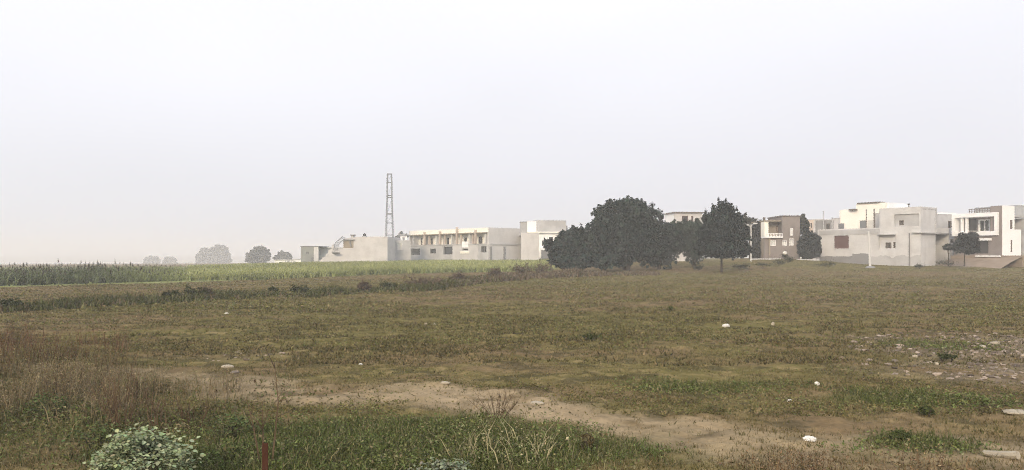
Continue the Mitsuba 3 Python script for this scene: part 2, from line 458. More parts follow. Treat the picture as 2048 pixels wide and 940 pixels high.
part(gh, 'upper_wall', hf.poly([(0, zpar + .004), (aU, zpar + .004), (aU, zroof), (0, zroof)], -.3, -.002, [hole(r_pan)]), 'plaster_pale')
part(gh, 'recessed_panel', hf.poly(hole(r_pan), -.47, -.17, [hole(r_up)]), 'cement')
drw = hr.a(1871)
part(gh, 'side_wall', hr.poly([(.305, zb), (drw, zb), (drw, zroof - .004), (.305, zroof - .004)], -.3, 0), 'plaster_pale')
part(gh, 'end_wall', Face(hf.o + hf.e * aL, (.8, .6)).box(-.001, 6.5, zb, zpar - .01, -.3, .003), 'plaster_pale')
part(gh, 'back_wall', hf.box(0.01, aL - .31, zb, zpar - .01, -6.8, -6.5), 'cement')
part(gh, 'roof', hf.box(.02, aL - .02, zpar - .75, zpar - .6, -6.49, -.31), 'cement_dark')
part(gh, 'upper_roof', hf.box(-.0, aU, zroof - .3, zroof - .12, -3.4, -.31), 'cement_dark')
part(gh, 'upper_side_wall', Face(hf.o + hf.e * aU, (.8, .6)).box(.3, 3.4, zpar - .5, zroof - .006, -.25, 0), 'plaster_pale')
part(gh, 'upper_back_wall', hf.box(0, aU, zpar - .5, zroof - .006, -3.7, -3.42), 'cement')
part(gh, 'parapet', hf.box(aU + .02, aL + .06, hf.z(1700, 469), hf.z(1700, 459.5), .001, .07), 'cement')


def ragged(a0, a1, z0, z1, amp, seed):
    """Rough render coat whose top edge was never trowelled straight."""
    xs = np.linspace(a0, a1, 26)
    up = z1 + amp * (meshkit.fbm(np.c_[xs * 1.7, xs * 0, xs * 0 + seed], 3, seed) - .5) * 2
    return [(a0, z0), (a1, z0)] + list(zip(xs[::-1], up[::-1]))


part(gh, 'plinth', hf.poly(ragged(hf.a(1705), aL + .05, zb, hf.z(1670, 513), .16, 1), .001, .02), 'cement_dark')
part(gh, 'plinth', hf.poly(ragged(hf.a(1738), hf.a(1705) - .002, zb, hf.z(1720, 507), .1, 2), .001, .03), 'cement_dark')
part(gh, 'plinth', hf.poly(ragged(-.025, hf.a(1738) - .002, zb, hf.z(1790, 512), .3, 3), .001, .025), 'cement')
part(gh, 'ledge', hf.box(-.1, hf.a(1826), hf.z(1835, 466.5), hf.z(1835, 464), .001, .3), 'cement')
part(gh, 'ledge', hr.box(-.1, drw, hr.z(1850, 467), hr.z(1850, 465), .001, .3), 'cement')
part(gh, 'ledge', hf.box(r_rec[0] - .05, r_rec[1] + .05, r_rec[3], r_rec[3] + .12, .001, .28), 'cement')
part(gh, 'drain_pipe', tube([hf.w(hf.a(1819.5), .08, zb), hf.w(hf.a(1819.5), .08, hf.z(1819.5, 466))], .06), 'cement_dark')
k = part(gh, 'shutter', hf.box(r_sh[0], r_sh[1], r_sh[2], r_sh[3], -.2, -.12), 'shutter', label='large closed maroon shutter')
fr = .13
part(k, 'frame', hf.poly([(r_sh[0] - fr, r_sh[2] - fr), (r_sh[1] + fr, r_sh[2] - fr), (r_sh[1] + fr, r_sh[3] + fr), (r_sh[0] - fr, r_sh[3] + fr)], .002, .05, [hole(r_sh)]), 'plaster_pale')
for q in range(9):
    zz = r_sh[2] + (q + .5) / 9 * (r_sh[3] - r_sh[2])
    part(k, 'slat', hf.box(r_sh[0] + .03, r_sh[1] - .03, zz - .05, zz + .05, -.119, -.095), 'shutter')
fb = Face(hf.o - hf.n * .301, hf.e)
window(gh, fb, r_w1, bars=3)
window(gh, fb, r_w2, bars=1)
fb = Face(hf.o - hf.n * .17, hf.e)
window(gh, fb, r_up, bars=2)
part(gh, 'roof_vent', tube([hf.w(hf.a(1812), -.6, zroof - .2), hf.w(hf.a(1812), -.6, zroof + .28)], .06), 'cement_dark')
part(gh, 'vent_cap', tube([hf.w(hf.a(1812), -.6, zroof + .281), hf.w(hf.a(1812), -.6, zroof + .42)], [.14, .1]), 'black_plastic')

# ---- tall cream house behind it
cc = at(1772, 500, 92.5)
cf = Face(cc, E1)
ch = thing('cream_house', 'sunlit plain cream house with stepped flat roof rising behind the grey cement house', 'house')
a0, a1, a2 = 0.0, cf.a(1714), cf.a(1681)
zA, zB = cf.z(1762, 405.5), cf.z(1700, 419)
part(ch, 'wall', cf.poly([(a0, .6), (a2, .6), (a2, zB), (a1, zB), (a1, zA), (a0, zA)], -.3, 0), 'paint_cream')
part(ch, 'side_wall', Face(cf.o + cf.e * a2, (.8, .6)).box(.3, 5, .6, zB - .01, -.3, -.01), 'paint_cream')
part(ch, 'upper_side_wall', Face(cf.o + cf.e * a1, (.8, .6)).box(.3, 5, zB - .3, zA - .01, -.3, -.01), 'paint_cream')
part(ch, 'back_wall', cf.box(a0, a2, .6, zB - .02, -5.2, -5.0), 'paint_cream')
part(ch, 'roof', cf.box(a1 + .01, a2 - .3, zB - .6, zB - .45, -5, -.3), 'cement')
part(ch, 'upper_roof', cf.box(a0, a1 + .001, zA - .3, zA - .15, -5.2, -.3), 'cement')
part(ch, 'end_wall', Face(cf.o, (.8, .6)).box(0.31, 5.1, .6, zA - .012, 0, .25), 'paint_white')
part(ch, 'roof_slab', cf.box(cf.a(1760), cf.a(1715.5), zA + .004, zA + .14, -1.2, .18), 'slab_dark')
part(ch, 'roof_slab', cf.box(cf.a(1715), cf.a(1701), cf.z(1708, 421), cf.z(1708, 418), .002, .45), 'slab_dark')

# ---- roof terrace clutter of the cement house: gates, walls and poles standing on it
tf = Face(hf.o - hf.n * 2.6, hf.e)
zr = zpar - .6


def grille(label, f, r, mat, n, bar=.03, kind='railing'):
    k = thing('roof_grille', label, kind)
    a0, a1, z0, z1 = r
    part(k, 'frame', cat([f.box(a0, a1, z0, z0 + .06, -.03, .03), f.box(a0, a1, z1 - .06, z1, -.03, .03), f.box(a0, a0 + .06, z0 + .06, z1 - .06, -.03, .03), f.box(a1 - .06, a1, z0 + .06, z1 - .06, -.03, .03)]), mat)
    for x in np.linspace(a0, a1, n + 2)[1:-1]:
        part(k, 'slat', f.box(x - bar, x + bar, z0 + .06, z1 - .06, -.015, .015), mat)
    return k


def zdrop(r, z): return (r[0], r[1], z, r[3])


grille('dark grey slatted gate on the roof in front of the cream wall', tf, zdrop(tf.r(1720, 441, 1733, 457), zr), 'grey_metal', 7, .05)
grille('white lattice screen on the roof beside the dark slatted gate', tf, zdrop(tf.r(1735, 440.5, 1746, 457), zr), 'white_plastic', 5, .045)
grille('small dark lattice at the left end of the cream wall', tf, zdrop(tf.r(1677, 447, 1688, 458), zr), 'grey_metal', 5, .05)
k = thing('roof_wall', 'low pinkish wall stub on the roof left of the cream wall', 'wall')
part(k, 'wall', tf.box(*zdrop(tf.r(1667, 437, 1678, 455), zr), -.2, 0), 'plaster_pink')
part(k, 'coping', tf.box(*tf.r(1666, 436, 1679, 437), -.26, .06), 'cement')
k = thing('stair_tower', 'narrow grey stair head between the lattice screen and the upper box', 'stair tower')
r = zdrop(tf.r(1747, 428, 1759, 457), zr)
part(k, 'wall', tf.box(*r, -1.2, 0), 'cement')
part(k, 'cap', tf.box(r[0] - .05, r[1] + .05, r[3], r[3] + .08, -1.25, .05), 'cement_dark')
for px, top, lab in ((1648, 424, 'thin grey pole on the roof farthest left'), (1665.5, 437, 'thicker pale post beside the pinkish wall stub'), (1733.8, 420, 'dark thin pole against the cream wall above the slatted gate'), (1749.5, 419, 'thick dark post in front of the stair head')):
    k = thing('roof_pole', lab, 'pole')
    rr = .07 if px in (1665.5, 1749.5) else .045
    part(k, 'shaft', tube([tf.w(tf.a(px), .12, zr), tf.w(tf.a(px), .12, tf.z(px, top))], rr), 'cement' if px < 1700 else 'slab_dark')
    part(k, 'cap', tube([tf.w(tf.a(px), .12, tf.z(px, top)), tf.w(tf.a(px), .12, tf.z(px, top) + .08)], rr * 1.5), 'cement_dark')

# ---- far grey house left of the cement house
k = thing('low_grey_house', 'dim grey flat house half hidden behind the roof poles', 'house')
ff = Face(at(1668, 500, 108), (-.9, .43))
a1 = ff.a(1631)
zt = ff.z(1650, 440.5)
rw = ff.r(1652, 447, 1660, 459)
part(k, 'wall', ff.poly([(-.5, .6), (a1, .6), (a1, zt), (-.5, zt)], -.3, 0, [hole(rw)]), 'cement_dark')
part(k, 'side_wall', Face(ff.o + ff.e * a1, (.43, .9)).box(.3, 5, .6, zt, -.3, 0), 'plaster_pale')
part(k, 'roof', ff.box(-.55, a1 + .05, zt, zt + .12, -5, .05), 'cement')
window(k, ff, rw, bars=1)
k = thing('beige_house', 'pale beige house edge rising just above the dark trees', 'house')
ff = Face(at(1632, 500, 118), (-.95, .3))
zt = ff.z(1625, 440)
rw = ff.r(1621, 446, 1624, 456)
part(k, 'wall', ff.poly([(-1, .6), (ff.a(1615), .6), (ff.a(1615), zt), (-1, zt)], -.3, 0, [hole(rw)]), 'paint_beige')
part(k, 'roof', ff.box(-1.05, ff.a(1615) + .05, zt, zt + .12, -5, .05), 'cement')
window(k, ff, rw, bars=0)

# ---- annex between cement house and white house
af = Face(at(1871, 530, 89.5), (.93, .37))
k = thing('plaster_annex', 'plain grey two storey house squeezed between cement house and white house', 'house')
a1 = af.a(1912)
zt = af.z(1890, 428.5)
r1, r2 = af.r(1896, 442, 1909, 456), af.r(1896, 478, 1907, 486)
part(k, 'wall', af.poly([(-.6, .3), (a1, .3), (a1, zt), (-.6, zt)], -.3, 0, [hole(r1), hole(r2)]), 'cement')
part(k, 'roof', af.box(-.65, a1, zt, zt + .16, -5, .08), 'paint_white')
part(k, 'ledge', af.box(-.6, a1, af.z(1890, 470), af.z(1890, 468), .001, .2), 'cement_dark')
window(k, af, r1, bars=1)
window(k, af, r2, bars=1)
part(k, 'gate_post', af.box(af.a(1888) - .08, af.a(1888) + .08, .3, af.z(1888, 492), .9, 1.06), 'plaster_pale')
part(k, 'gate_post', af.box(af.a(1905) - .08, af.a(1905) + .08, .3, af.z(1905, 486), .9, 1.06), 'plaster_pale')
g = part(k, 'gate', cat([af.box(af.a(1888) + .1, af.a(1905) - .1, zz, zz + .06, .95, 1.0) for zz in (1.0, 1.7, 2.3)]), 'grey_metal')
for x in np.linspace(af.a(1888) + .16, af.a(1905) - .16, 6):
    part(g, 'slat', af.box(x - .03, x + .03, .85, 2.35, .955, .995), 'grey_metal')

# ---- modern white house at the right edge
wc = at(2005, 512, 82)
wf = Face(wc, (-.43, .9))
wr = Face(wc, (.9, .43))
wh = thing('white_house', 'bright white modern house with brown front and framed balcony', 'house')
zf = wf.z(2005, 511)                                 # floor level on its plinth
aL = wf.a(1908)
aP = wf.a(1981)
ztop, zpier = wf.z(1990, 424.5), wf.z(2005, 411)
r_bal = wf.r(1915, 432, 1990, 464)
r_gar = wf.r(1928, 480, 1976, 507)
part(wh, 'pier', wf.box(.05, aP, zf, zpier, -1.6, .02), 'paint_brown', label='tall brown corner pier')
part(wh, 'front_wall', wf.poly([(aP + .004, zf), (aL, zf), (aL, r_bal[2] - .2), (aP + .004, r_bal[2] - .2)], -.3, -.05, [hole(r_gar)] if r_gar[0] > aP else ()), 'paint_brown')
bk = 1.1
fb = Face(wf.o - wf.n * bk, wf.e)
r_bw, r_bd = fb.r(1957, 439, 1980, 464), fb.r(1936, 436, 1955, 462)
part(wh, 'balcony_back_wall', fb.poly([(aP, r_bal[2] - .1), (aL, r_bal[2] - .1), (aL, ztop - .1), (aP, ztop - .1)], -.3, 0, [hole(r_bw), hole(r_bd)]), 'paint_brown')
window(wh, fb, r_bw, frame='paint_white', fr=.12, bars=1)
window(wh, fb, r_bd, mat='pane', frame='grey_metal', fr=.08, bars=0, name='balcony_door')
oA, oB = wf.a(1998), aL + .02
zo0, zo1 = wf.z(1985, 470.5), ztop
part(wh, 'balcony_frame', wf.poly([(oA, zo0), (oB, zo0), (oB, zo1), (oA, zo1)], -bk + .004, .35, [[(oA + .3, zo0 + .42), (oB - .32, zo0 + .42), (oB - .32, zo1 - .42), (oA + .3, zo1 - .42)]]), 'paint_white', label='thick white frame round the balcony')
for px in (1925, 1934):
    a = wf.a(px)
    part(wh, 'column', wf.box(a - .12, a + .12, zo0 + .422, zo1 - .422, -.1, .14), 'paint_white')
part(wh, 'garage_door', wf.box(*r_gar, -.24, -.16), 'door_dark', label='dark garage door behind the small tree')
part(wh, 'canopy', wf.box(*wf.r(1961, 476.5, 1984, 481), -.05, .5), 'paint_white')
part(wh, 'flank_wall', wr.poly([(.0, zf), (wr.a(2042), zf), (wr.a(2042), wr.z(2035, 459)), (wr.a(2029), wr.z(2035, 459)), (wr.a(2029), zpier + .004), (.0, zpier + .004)], -.3, .002,
                               [hole(wr.r(2020, 440, 2024.5, 458)), hole(wr.r(2021.5, 480, 2024, 504))]), 'paint_white')
window(wh, wr, wr.r(2020, 440, 2024.5, 458), bars=0, fr=.04)
window(wh, wr, wr.r(2021.5, 480, 2024, 504), bars=0, fr=.03)
part(wh, 'roof', wf.box(aP + .01, aL - .02, zo1 - .4, zo1 - .2, -6, -bk - .31), 'cement')
part(wh, 'back_wall', wf.box(0, aL, zf, zo1 - .5, -6.3, -6.0), 'cement')
part(wh, 'end_wall', Face(wf.o + wf.e * aL, (.9, .43)).box(.06, 6, zf, zo1 - .02, .002, .2), 'paint_white')
part(wh, 'rear_block', wr.box(wr.a(2029) + .01, wr.a(2042) - .01, zf, wr.z(2035, 459) - .1, -6, -.31), 'paint_white')
rl = fb.r(1938, 417, 1981, 426)
rk = part(wh, 'roof_railing', cat([fb.box(rl[0], rl[1], rl[3] - .07, rl[3], -.05, .05), fb.box(rl[0], rl[1], (rl[2] + rl[3]) / 2 - .02, (rl[2] + rl[3]) / 2 + .03, -.03, .03)]), 'slab_dark')
for x in np.linspace(rl[0] + .03, rl[1] - .03, 9):
    part(rk, 'bar', fb.box(x - .03, x + .03, zo1 - .25, rl[3] - .071, -.03, .03), 'slab_dark')
zg = gz(wc[0], wc[1])
part(wh, 'plinth', wf.box(-2.0, aL + .2, zg - .6, zf, -6.3, .25), 'earth')
part(wh, 'plinth_edge', wf.box(.0, wf.a(1955), zf - .14, zf + .003, .26, .42), 'paint_white')
ra = []
pr = [wf.w(-2.2, .252, 0), wf.w(aL + .2, .252, 0)]
n_ = 16
V = []
for q in range(n_ + 1):
    t = q / n_
    p = pr[0] * (1 - t) + pr[1] * t
    out = 3.6 * (1 - .35 * t)
    e = p[:2] + wf.n * out
    V += [[p[0], p[1], zg - .6], [p[0], p[1], zf - .1 - .25 * t], [*(p[:2] + wf.n * out * .5), (zf + zg) / 2 - .12], [e[0], e[1], gz(*e) - .05], [e[0], e[1], zg - .7]]
Fq = []
for q in range(n_):
    o = q * 5
    for c in range(5):
        d = (c + 1) % 5
        Fq.append([o + c, o + d, o + 5 + d, o + 5 + c])
rm = trimesh.Trimesh(np.array(V), np.array([t for f in Fq for t in ((f[0], f[1], f[2]), (f[0], f[2], f[3]))]), process=False)
trimesh.repair.fix_normals(rm)
part(wh, 'ramp', rm, 'earth', label='bare earth ramp sloping up to the door')

k = thing('pale_block', 'pale blue grey house wall cut by the right picture edge', 'house')
kf = Face(at(2037, 530, 100), (.95, .31))
zt = kf.z(2043, 412)
rw = kf.r(2041, 470, 2046, 490)
part(k, 'wall', kf.poly([(-.4, .2), (4, .2), (4, zt), (-.4, zt)], -.3, 0, [hole(rw)]), 'paint_blue')
part(k, 'side_wall', kf.box(-.4, -.1, .2, zt - .01, -6, -.31), 'paint_blue')
part(k, 'roof', kf.box(-.45, 4, zt, zt + .1, -6, .05), 'paint_blue')
window(k, kf, rw, bars=0)

# ---- brown house with balcony between the trees
bf = Face(at(1600, 516, 91), (-1, .0))
b = thing('brown_house', 'shaded brown house with pale balcony rail standing between dark trees', 'house')
zg = gz(bf.o[0] - 2, 91) - .4
aM, aE = bf.a(1564), bf.a(1529)
zh, zl = bf.z(1580, 433), bf.z(1545, 443)
r1, r2, r3 = bf.r(1580, 456, 1586, 471), bf.r(1579, 477, 1587, 491), bf.r(1565, 481, 1574, 491)
part(b, 'tower_wall', bf.poly([(0, zg), (aM, zg), (aM, zh), (0, zh)], -.3, 0, [hole(r1), hole(r2), hole(r3)]), 'paint_brown')
for r in (r1, r2, r3):
    window(b, bf, r, mat='pole_white', frame='paint_white', bars=1, fr=.06)
part(b, 'tower_side_wall', Face(bf.o + bf.e * aM, (0, 1)).box(.3, 5, zg, zh - .01, -.25, .002), 'paint_brown')
part(b, 'tower_roof', bf.box(-.1, aM + .1, zh, zh + .12, -5, .1), 'slab_dark')
zs = bf.z(1550, 473)
bb = Face(bf.o - bf.n * 1.3, bf.e)
r4 = bb.r(1552, 452, 1561, 472)
part(b, 'upper_wall', bb.poly([(aM + .05, zs), (aE, zs), (aE, zl), (aM + .05, zl)], -.3, 0, [hole(r4)]), 'paint_tan')
window(b, bb, r4, bars=1, frame='shutter')
part(b, 'side_wing', bf.box(bf.a(1537), aE, zs + .01, zl - .002, -1.29, -.001), 'paint_cream', label='sunlit cream end wall of the balcony')
part(b, 'roof', bf.box(aM + .11, aE + .05, zl, zl + .14, -5, .12), 'paint_tan')
r5 = bf.r(1541, 481, 1552, 492)
part(b, 'lower_wall', bf.poly([(aM + .004, zg), (aE, zg), (aE, zs - .16), (aM + .004, zs - .16)], -.3, -.02, [hole(r5)]), 'paint_brown')
window(b, Face(bf.o - bf.n * .02, bf.e), r5, mat='pole_white', frame='paint_white', bars=1)
part(b, 'balcony_slab', bf.box(aM + .004, aE, zs - .158, zs, -1.29, .35), 'paint_white')
rk = part(b, 'balcony_rail', bf.box(aM + .02, aE, zs + .32, zs + .38, .25, .33), 'paint_white')
for x in np.linspace(aM + .05, aE - .05, 12):
    part(rk, 'bar', bf.box(x - .03, x + .03, zs + .001, zs + .32, .27, .31), 'paint_white')
part(b, 'column', bf.box(bf.a(1538) - .08, bf.a(1538) + .08, zg, zs - .16, .1, .26), 'paint_tan')
part(b, 'chimney', bf.box(bf.a(1533), bf.a(1530), zl + .14, bf.z(1531, 434), -.8, -.4), 'slab_dark')
part(b, 'side_wall', bf.box(aE - .3, aE - .001, zg, zs - .17, -5, -.31), 'paint_tan')

k = thing('kerb_wall', 'low whitewashed kerb wall along the bank before the brown house', 'wall')
for p0, p1 in ((1503, 1533), (1536, 1562), (1596, 1639)):
    a, c = at(p0, 517.5, 88), at(p1, 516, 89)
    wfk = Face(a, (c - a)[:2])
    L = np.linalg.norm((c - a)[:2])
    zz = (gz(a[0], a[1]) + gz(c[0], c[1])) / 2
    part(k, 'segment', wfk.box(0, L, zz - .4, zz + .13, -.25, 0), 'plaster_pale')

# ---- pink house over the trees
k = thing('hilltop_house', 'pinkish white flat roofed house showing above the tree tops', 'house')
pf = Face(at(1349, 520, 118), (1, .1))
a1 = pf.a(1405)
zt = pf.z(1375, 426)
r1, r2 = pf.r(1364, 431.5, 1376, 443), pf.r(1382.5, 432, 1386.5, 444)
part(k, 'wall', pf.poly([(0, .5), (a1, .5), (a1, zt), (0, zt)], -.3, 0, [hole(r1), hole(r2)]), 'plaster_pink')
part(k, 'side_wall', pf.box(0, .3, .5, zt - .01, -5, -.31), 'paint_white')
part(k, 'roof', pf.box(-.25, a1 + .2, zt, zt + .15, -5.2, .3), 'slab_dark')
window(k, pf, r1, bars=2, frame='shutter')
window(k, pf, r2, bars=0, frame='shutter', name='door')

# ---- long arcaded row
ac = at(977, 524, 112)
lf = Face(ac, (-.637, .772))
ls = Face(ac, (.772, .637))
al = thing('arcade_building', 'long unfinished two storey row with cream parapet over open upper gallery', 'building')
L = lf.a(820)
zb = 1.0 - .5
z0g = gz(ac[0], ac[1])
ztop, zpb, zfl = lf.z(977, 455), lf.z(977, 464), lf.z(977, 487)
wins = [lf.r(822, 497, 840, 510), lf.r(860, 497, 872, 507), lf.r(887, 493, 905, 509), lf.r(962, 492, 973, 505), lf.r(925, 497, 937, 501)]
part(al, 'lower_wall', lf.poly([(0, zb), (L, zb), (L, zfl - .15), (0, zfl - .15)], -.3, 0, [hole(r) for r in wins]), 'cement')
for q, r in enumerate(wins):
    window(al, lf, r, bars=1 if q == 3 else 0, frame='cement_dark', fr=.06, back=.24, mat='pane')
for px0, px1 in ((906, 956),):
    part(al, 'facing_panel', lf.box(lf.a(px0), lf.a(px1), zb, zfl - .16, .001, .05) if 0 else lf.poly([(lf.a(px1), zb), (lf.a(px0), zb), (lf.a(px0), zfl - .16), (lf.a(px1), zfl - .16)], .001, .05, [hole(wins[4])]), 'plaster_pink')
part(al, 'floor_slab', lf.box(.302, L, zfl - .148, zfl, -8, .12), 'cement')
part(al, 'parapet', lf.box(.003, L, zpb, ztop, -.2, .05), 'paint_cream', label='sunlit cream parapet band')
part(al, 'roof_slab', lf.box(.302, L, zpb - .14, zpb - .003, -8, .28), 'paint_tan')
gal = Face(lf.o - lf.n * 1.0, lf.e)
doors = [gal.r(px - w / 2, 478 - h, px + w / 2, 489) for px, w, h in ((834, 4, 2), (843, 4, 2), (863, 5, 1), (895, 6, 2), (931, 6, 3), (961, 8, 5))]
doors = [(r[0], r[1], zfl + .02, min(r[3], zpb - .5)) for r in doors]
part(al, 'gallery_wall', gal.poly([(.302, zfl + .001), (L, zfl + .001), (L, zpb - .15), (.302, zpb - .15)], -.25, 0, [hole(r) for r in doors]), 'paint_cream')
for r in doors:
    part(al, 'door', gal.box(*r, -.2, -.12), 'door_dark')
for px in (826, 848, 872, 903, 938, 970):
    a = lf.a(px)
    part(al, 'partition', lf.box(a - .13, a + .13, zfl + .002, zpb - .145, -.995, .0), 'plaster_pale')
for px in (851, 882, 916, 953):
    a = lf.a(px)
    part(al, 'pilaster', lf.box(a - .16, a + .16, zfl + .003, ztop + (.25 if px == 916 else -.25), .052, .3), 'paint_beige')
for px in (858, 889, 922, 945):
    a = lf.a(px)
    part(al, 'column', lf.box(a - .1, a + .1, zfl + .003, zpb - .146, -.2, .04), 'paint_beige')
part(al, 'panel', lf.box(*lf.r(925, 483, 937, 495), .052, .12), 'paint_white', label='bright white panel hung on the gallery front')
part(al, 'sill', lf.box(*lf.r(922, 502, 939, 507), .052, .2), 'paint_cream')
dS = ls.a(1042)
part(al, 'side_wall', ls.box(.0, dS, zb, ztop - .004, -.3, .0), 'plaster_pink')
part(al, 'side_ledge', ls.box(.2, dS, ls.z(1020, 490), ls.z(1020, 487.5), .001, .12), 'cement')
for px in (981, 1008):
    a = ls.a(px)
    part(al, 'drain_pipe', ls.box(a - .13, a + .13, zb, ls.z(px, 493), .002, .16), 'cement_dark')
part(al, 'end_wall', Face(lf.o + lf.e * L, (.772, .637)).box(0, 8, zb, ztop - .003, -.3, .002), 'plaster_pink')
part(al, 'back_wall', lf.box(.3, L, zb, zpb - .16, -8.3, -8.01), 'cement')

k = thing('plaster_house', 'blank pinkish grey house end with square roof pillar beside the arcade', 'house')
qf = Face(at(1042, 524, 113.5), (.99, .1))
a1 = qf.a(1078)
zt = qf.z(1060, 466)
part(k, 'wall', qf.box(.0, a1, zb, zt, -.3, 0), 'plaster_pink')
part(k, 'side_wall', qf.box(a1 - .3, a1 - .002, zb, zt - .01, -6, -.302), 'plaster_pink')
part(k, 'roof', qf.box(.02, a1 - .31, zt - .4, zt - .25, -6, -.302), 'cement')
part(k, 'roof_pillar', qf.box(qf.a(1041.5), qf.a(1054.5), zt + .003, qf.z(1048, 444.5), -1.1, -.1), 'cement')
part(k, 'pillar_cap', qf.box(qf.a(1041), qf.a(1055), qf.z(1048, 444.4), qf.z(1048, 443.2), -1.15, -.05), 'cement_dark')

k = thing('white_block_house', 'white house with grey upper box half hidden by the leafy tree', 'house')
vf = Face(at(1056, 520, 130), (.98, .2))
zl, zt = vf.z(1090, 466), vf.z(1100, 440.5)
r1, r2 = vf.r(1084, 481, 1087, 492), vf.r(1098, 474, 1106, 484)
a1, a2, a3 = vf.a(1074), vf.a(1132), vf.a(1150)
part(k, 'wall', vf.poly([(-.2, .4), (a3, .4), (a3, zl), (-.2, zl)], -.3, 0, [hole(r1), hole(r2)]), 'paint_white')
window(k, vf, r1, bars=0)
window(k, vf, r2, bars=1)
part(k, 'floor_slab', vf.box(-.3, a3, zl, zl + .18, -6, .5), 'paint_cream')
part(k, 'upper_wall', vf.box(-.1, a1 - .004, zl + .182, vf.z(1065, 442), -.8, -.5), 'paint_white')
part(k, 'upper_box', vf.box(a1, a2, zl + .183, zt, -5, .1), 'cement')
part(k, 'side_box', vf.box(a2 + .002, vf.a(1136), zl + .183, vf.z(1134, 451), -4, -.3), 'cement_dark')
part(k, 'balcony_rail', vf.box(vf.a(1082), vf.a(1108), vf.z(1095, 500), vf.z(1095, 496), .002, .9), 'paint_white')
part(k, 'yard_wall', vf.box(vf.a(1080), a3, .4, vf.z(1095, 500.3), .8, 1.05), 'cement_dark')

# ---- grey wall with openings right of the mast
k = thing('grey_wall_house', 'low grey house with one bright window between the mast and the arcade', 'house')
mf = Face(at(775, 526, 116), (1, .18))
a1 = mf.a(821)
r1, r2 = mf.r(794.5, 485, 805, 500), mf.r(777, 506, 789, 523)
zt = mf.z(800, 480.5)
part(k, 'wall', mf.poly([(-.2, .4), (a1, .4), (a1, zt), (-.2, zt)], -.3, 0, [hole(r1), hole(r2)]), 'cement')
window(k, mf, r1, mat='white_plastic', frame='plaster_pale', bars=1, fr=.06)
part(k, 'doorway', mf.box(*r2, -.24, -.16), 'door_dark')
part(k, 'lintel', mf.box(r2[0] - .2, r2[1] + .2, r2[3] + .05, r2[3] + .3, .001, .12), 'plaster_pale')
part(k, 'side_wall', mf.box(-.19, .1, .4, zt - .01, -5, -.31), 'cement')
part(k, 'roof', mf.box(.11, a1, zt - .4, zt - .25, -5, -.31), 'cement')
k = thing('roof_shed', 'small white shed on the low roof beside the arcade', 'shed')
sf = Face(mf.o - mf.n * 2.5, mf.e)
r = sf.r(801, 470.5, 814, 481)
r = (r[0], r[1], zt - .26, r[3])
rd = (r[0] + .3, r[0] + .62, zt - .2, r[3] - .3)
part(k, 'wall', sf.poly(hole(r), -1.6, 0, []), 'paint_white')
part(k, 'door', sf.box(*rd, .001, .03), 'pale_metal')
part(k, 'roof', sf.box(r[0] - .35, r[1] + .5, r[3], r[3] + .1, -1.9, .35), 'cement')

# ---- half-ruined grey building left of the mast
rf = Face(at(775, 526, 112), (-1, .12))
ru = thing('ruined_building', 'blank grey building crumbling in steps to the left of the mast', 'building')
A = rf.a
Z = lambda px, py: rf.z(px, py)
zt = Z(730, 473.3)
out = [(0, .3), (A(638), .3), (A(638), Z(638, 521)), (A(644), Z(644, 518)), (A(644), Z(644, 515)), (A(651), Z(651, 513)), (A(651), Z(651, 508)), (A(656), Z(656, 507)), (A(657), Z(657, 500)), (A(663), Z(663, 498)),
       (A(664), Z(664, 490)), (A(667), Z(667, 488)), (A(669), Z(669, 497)), (A(686.5), Z(686, 497)), (A(686.5), Z(686, 477)), (A(700), Z(700, 475.5)), (A(711), Z(711, 474)), (0, zt)]
part(ru, 'wall', rf.poly(out, -.35, 0), 'plaster_pink')
part(ru, 'patch', rf.box(A(707), A(687), Z(697, 496), Z(697, 480), .001, .03), 'paint_tan')
part(ru, 'side_wall', rf.box(.001, .3, .3, zt - .01, -7, -.352), 'plaster_pink')
part(ru, 'roof', rf.box(.31, A(690), zt - .6, zt - .45, -7, -.352), 'cement')
part(ru, 'back_wall', rf.box(.0, A(690), .3, zt - .62, -7.3, -7.01), 'cement')
part(ru, 'cross_wall', rf.box(A(690), A(688), .3, Z(689, 478), -7, -.352), 'plaster_pink')
part(ru, 'roof_stub', rf.box(A(706), A(701.5), Z(704, 476), Z(704, 471), -.8, -.1), 'cement')
part(ru, 'stub_cap', rf.box(A(708), A(700), Z(704, 470.9), Z(704, 469.3), -.9, 0), 'slab_dark')
part(ru, 'beam', rf.box(A(710), A(687), Z(698, 480.5), Z(698, 479), .031, .3), 'cement_dark')
part(ru, 'bracket', tube([rf.w(A(700), .12, Z(700, 480)), rf.w(A(702), .12, Z(702, 493))], .09), 'cement_dark')
part(ru, 'rubble_heap', cat([trimesh.creation.icosphere(1, 1).apply_transform(trimesh.transformations.compose_matrix(scale=(s, s * .7, s * .5), angles=(s, 2 * s, s * 3), translate=rf.w(A(px), .7, Z(px, 506)))) for px, s in ((670, .3), (674, .35), (678, .28), (681, .22))]), 'cement_dark')
k = thing('water_tank', 'small black tank on the roof edge of the ruined building', 'water tank')
p = rf.w(A(727), -.5, zt)
tank = trimesh.creation.revolve(np.array([(0, 0), (.2, 0), (.23, .05), (.23, .24), (.16, .33), (.07, .36), (.07, .4), (0, .4)]), sections=18)
part(k, 'body', tank.apply_translation(p + [0, 0, .1]), 'black_plastic', smooth=40)
part(k, 'stand', rf.box(A(729) - .15, A(725) + .15, zt - .3, zt + .1, -.8, -.2), 'cement')
k = thing('leaning_ladder', 'lattice ladder leaning over the broken wall of the ruined building', 'ladder')
P0, P1, P2 = rf.w(A(669), .5, Z(669, 500)), rf.w(A(673), .5, Z(673, 486)), rf.w(A(688), .5, Z(688, 472.5))
for o in (0, .55):
    part(k, 'rail', tube([P0 + [o, -.05 * o, 0], P1 + [o, 0, -.25 * o], P2 + [o * .5, 0, -.6 * o]], .05, 5), 'grey_metal')
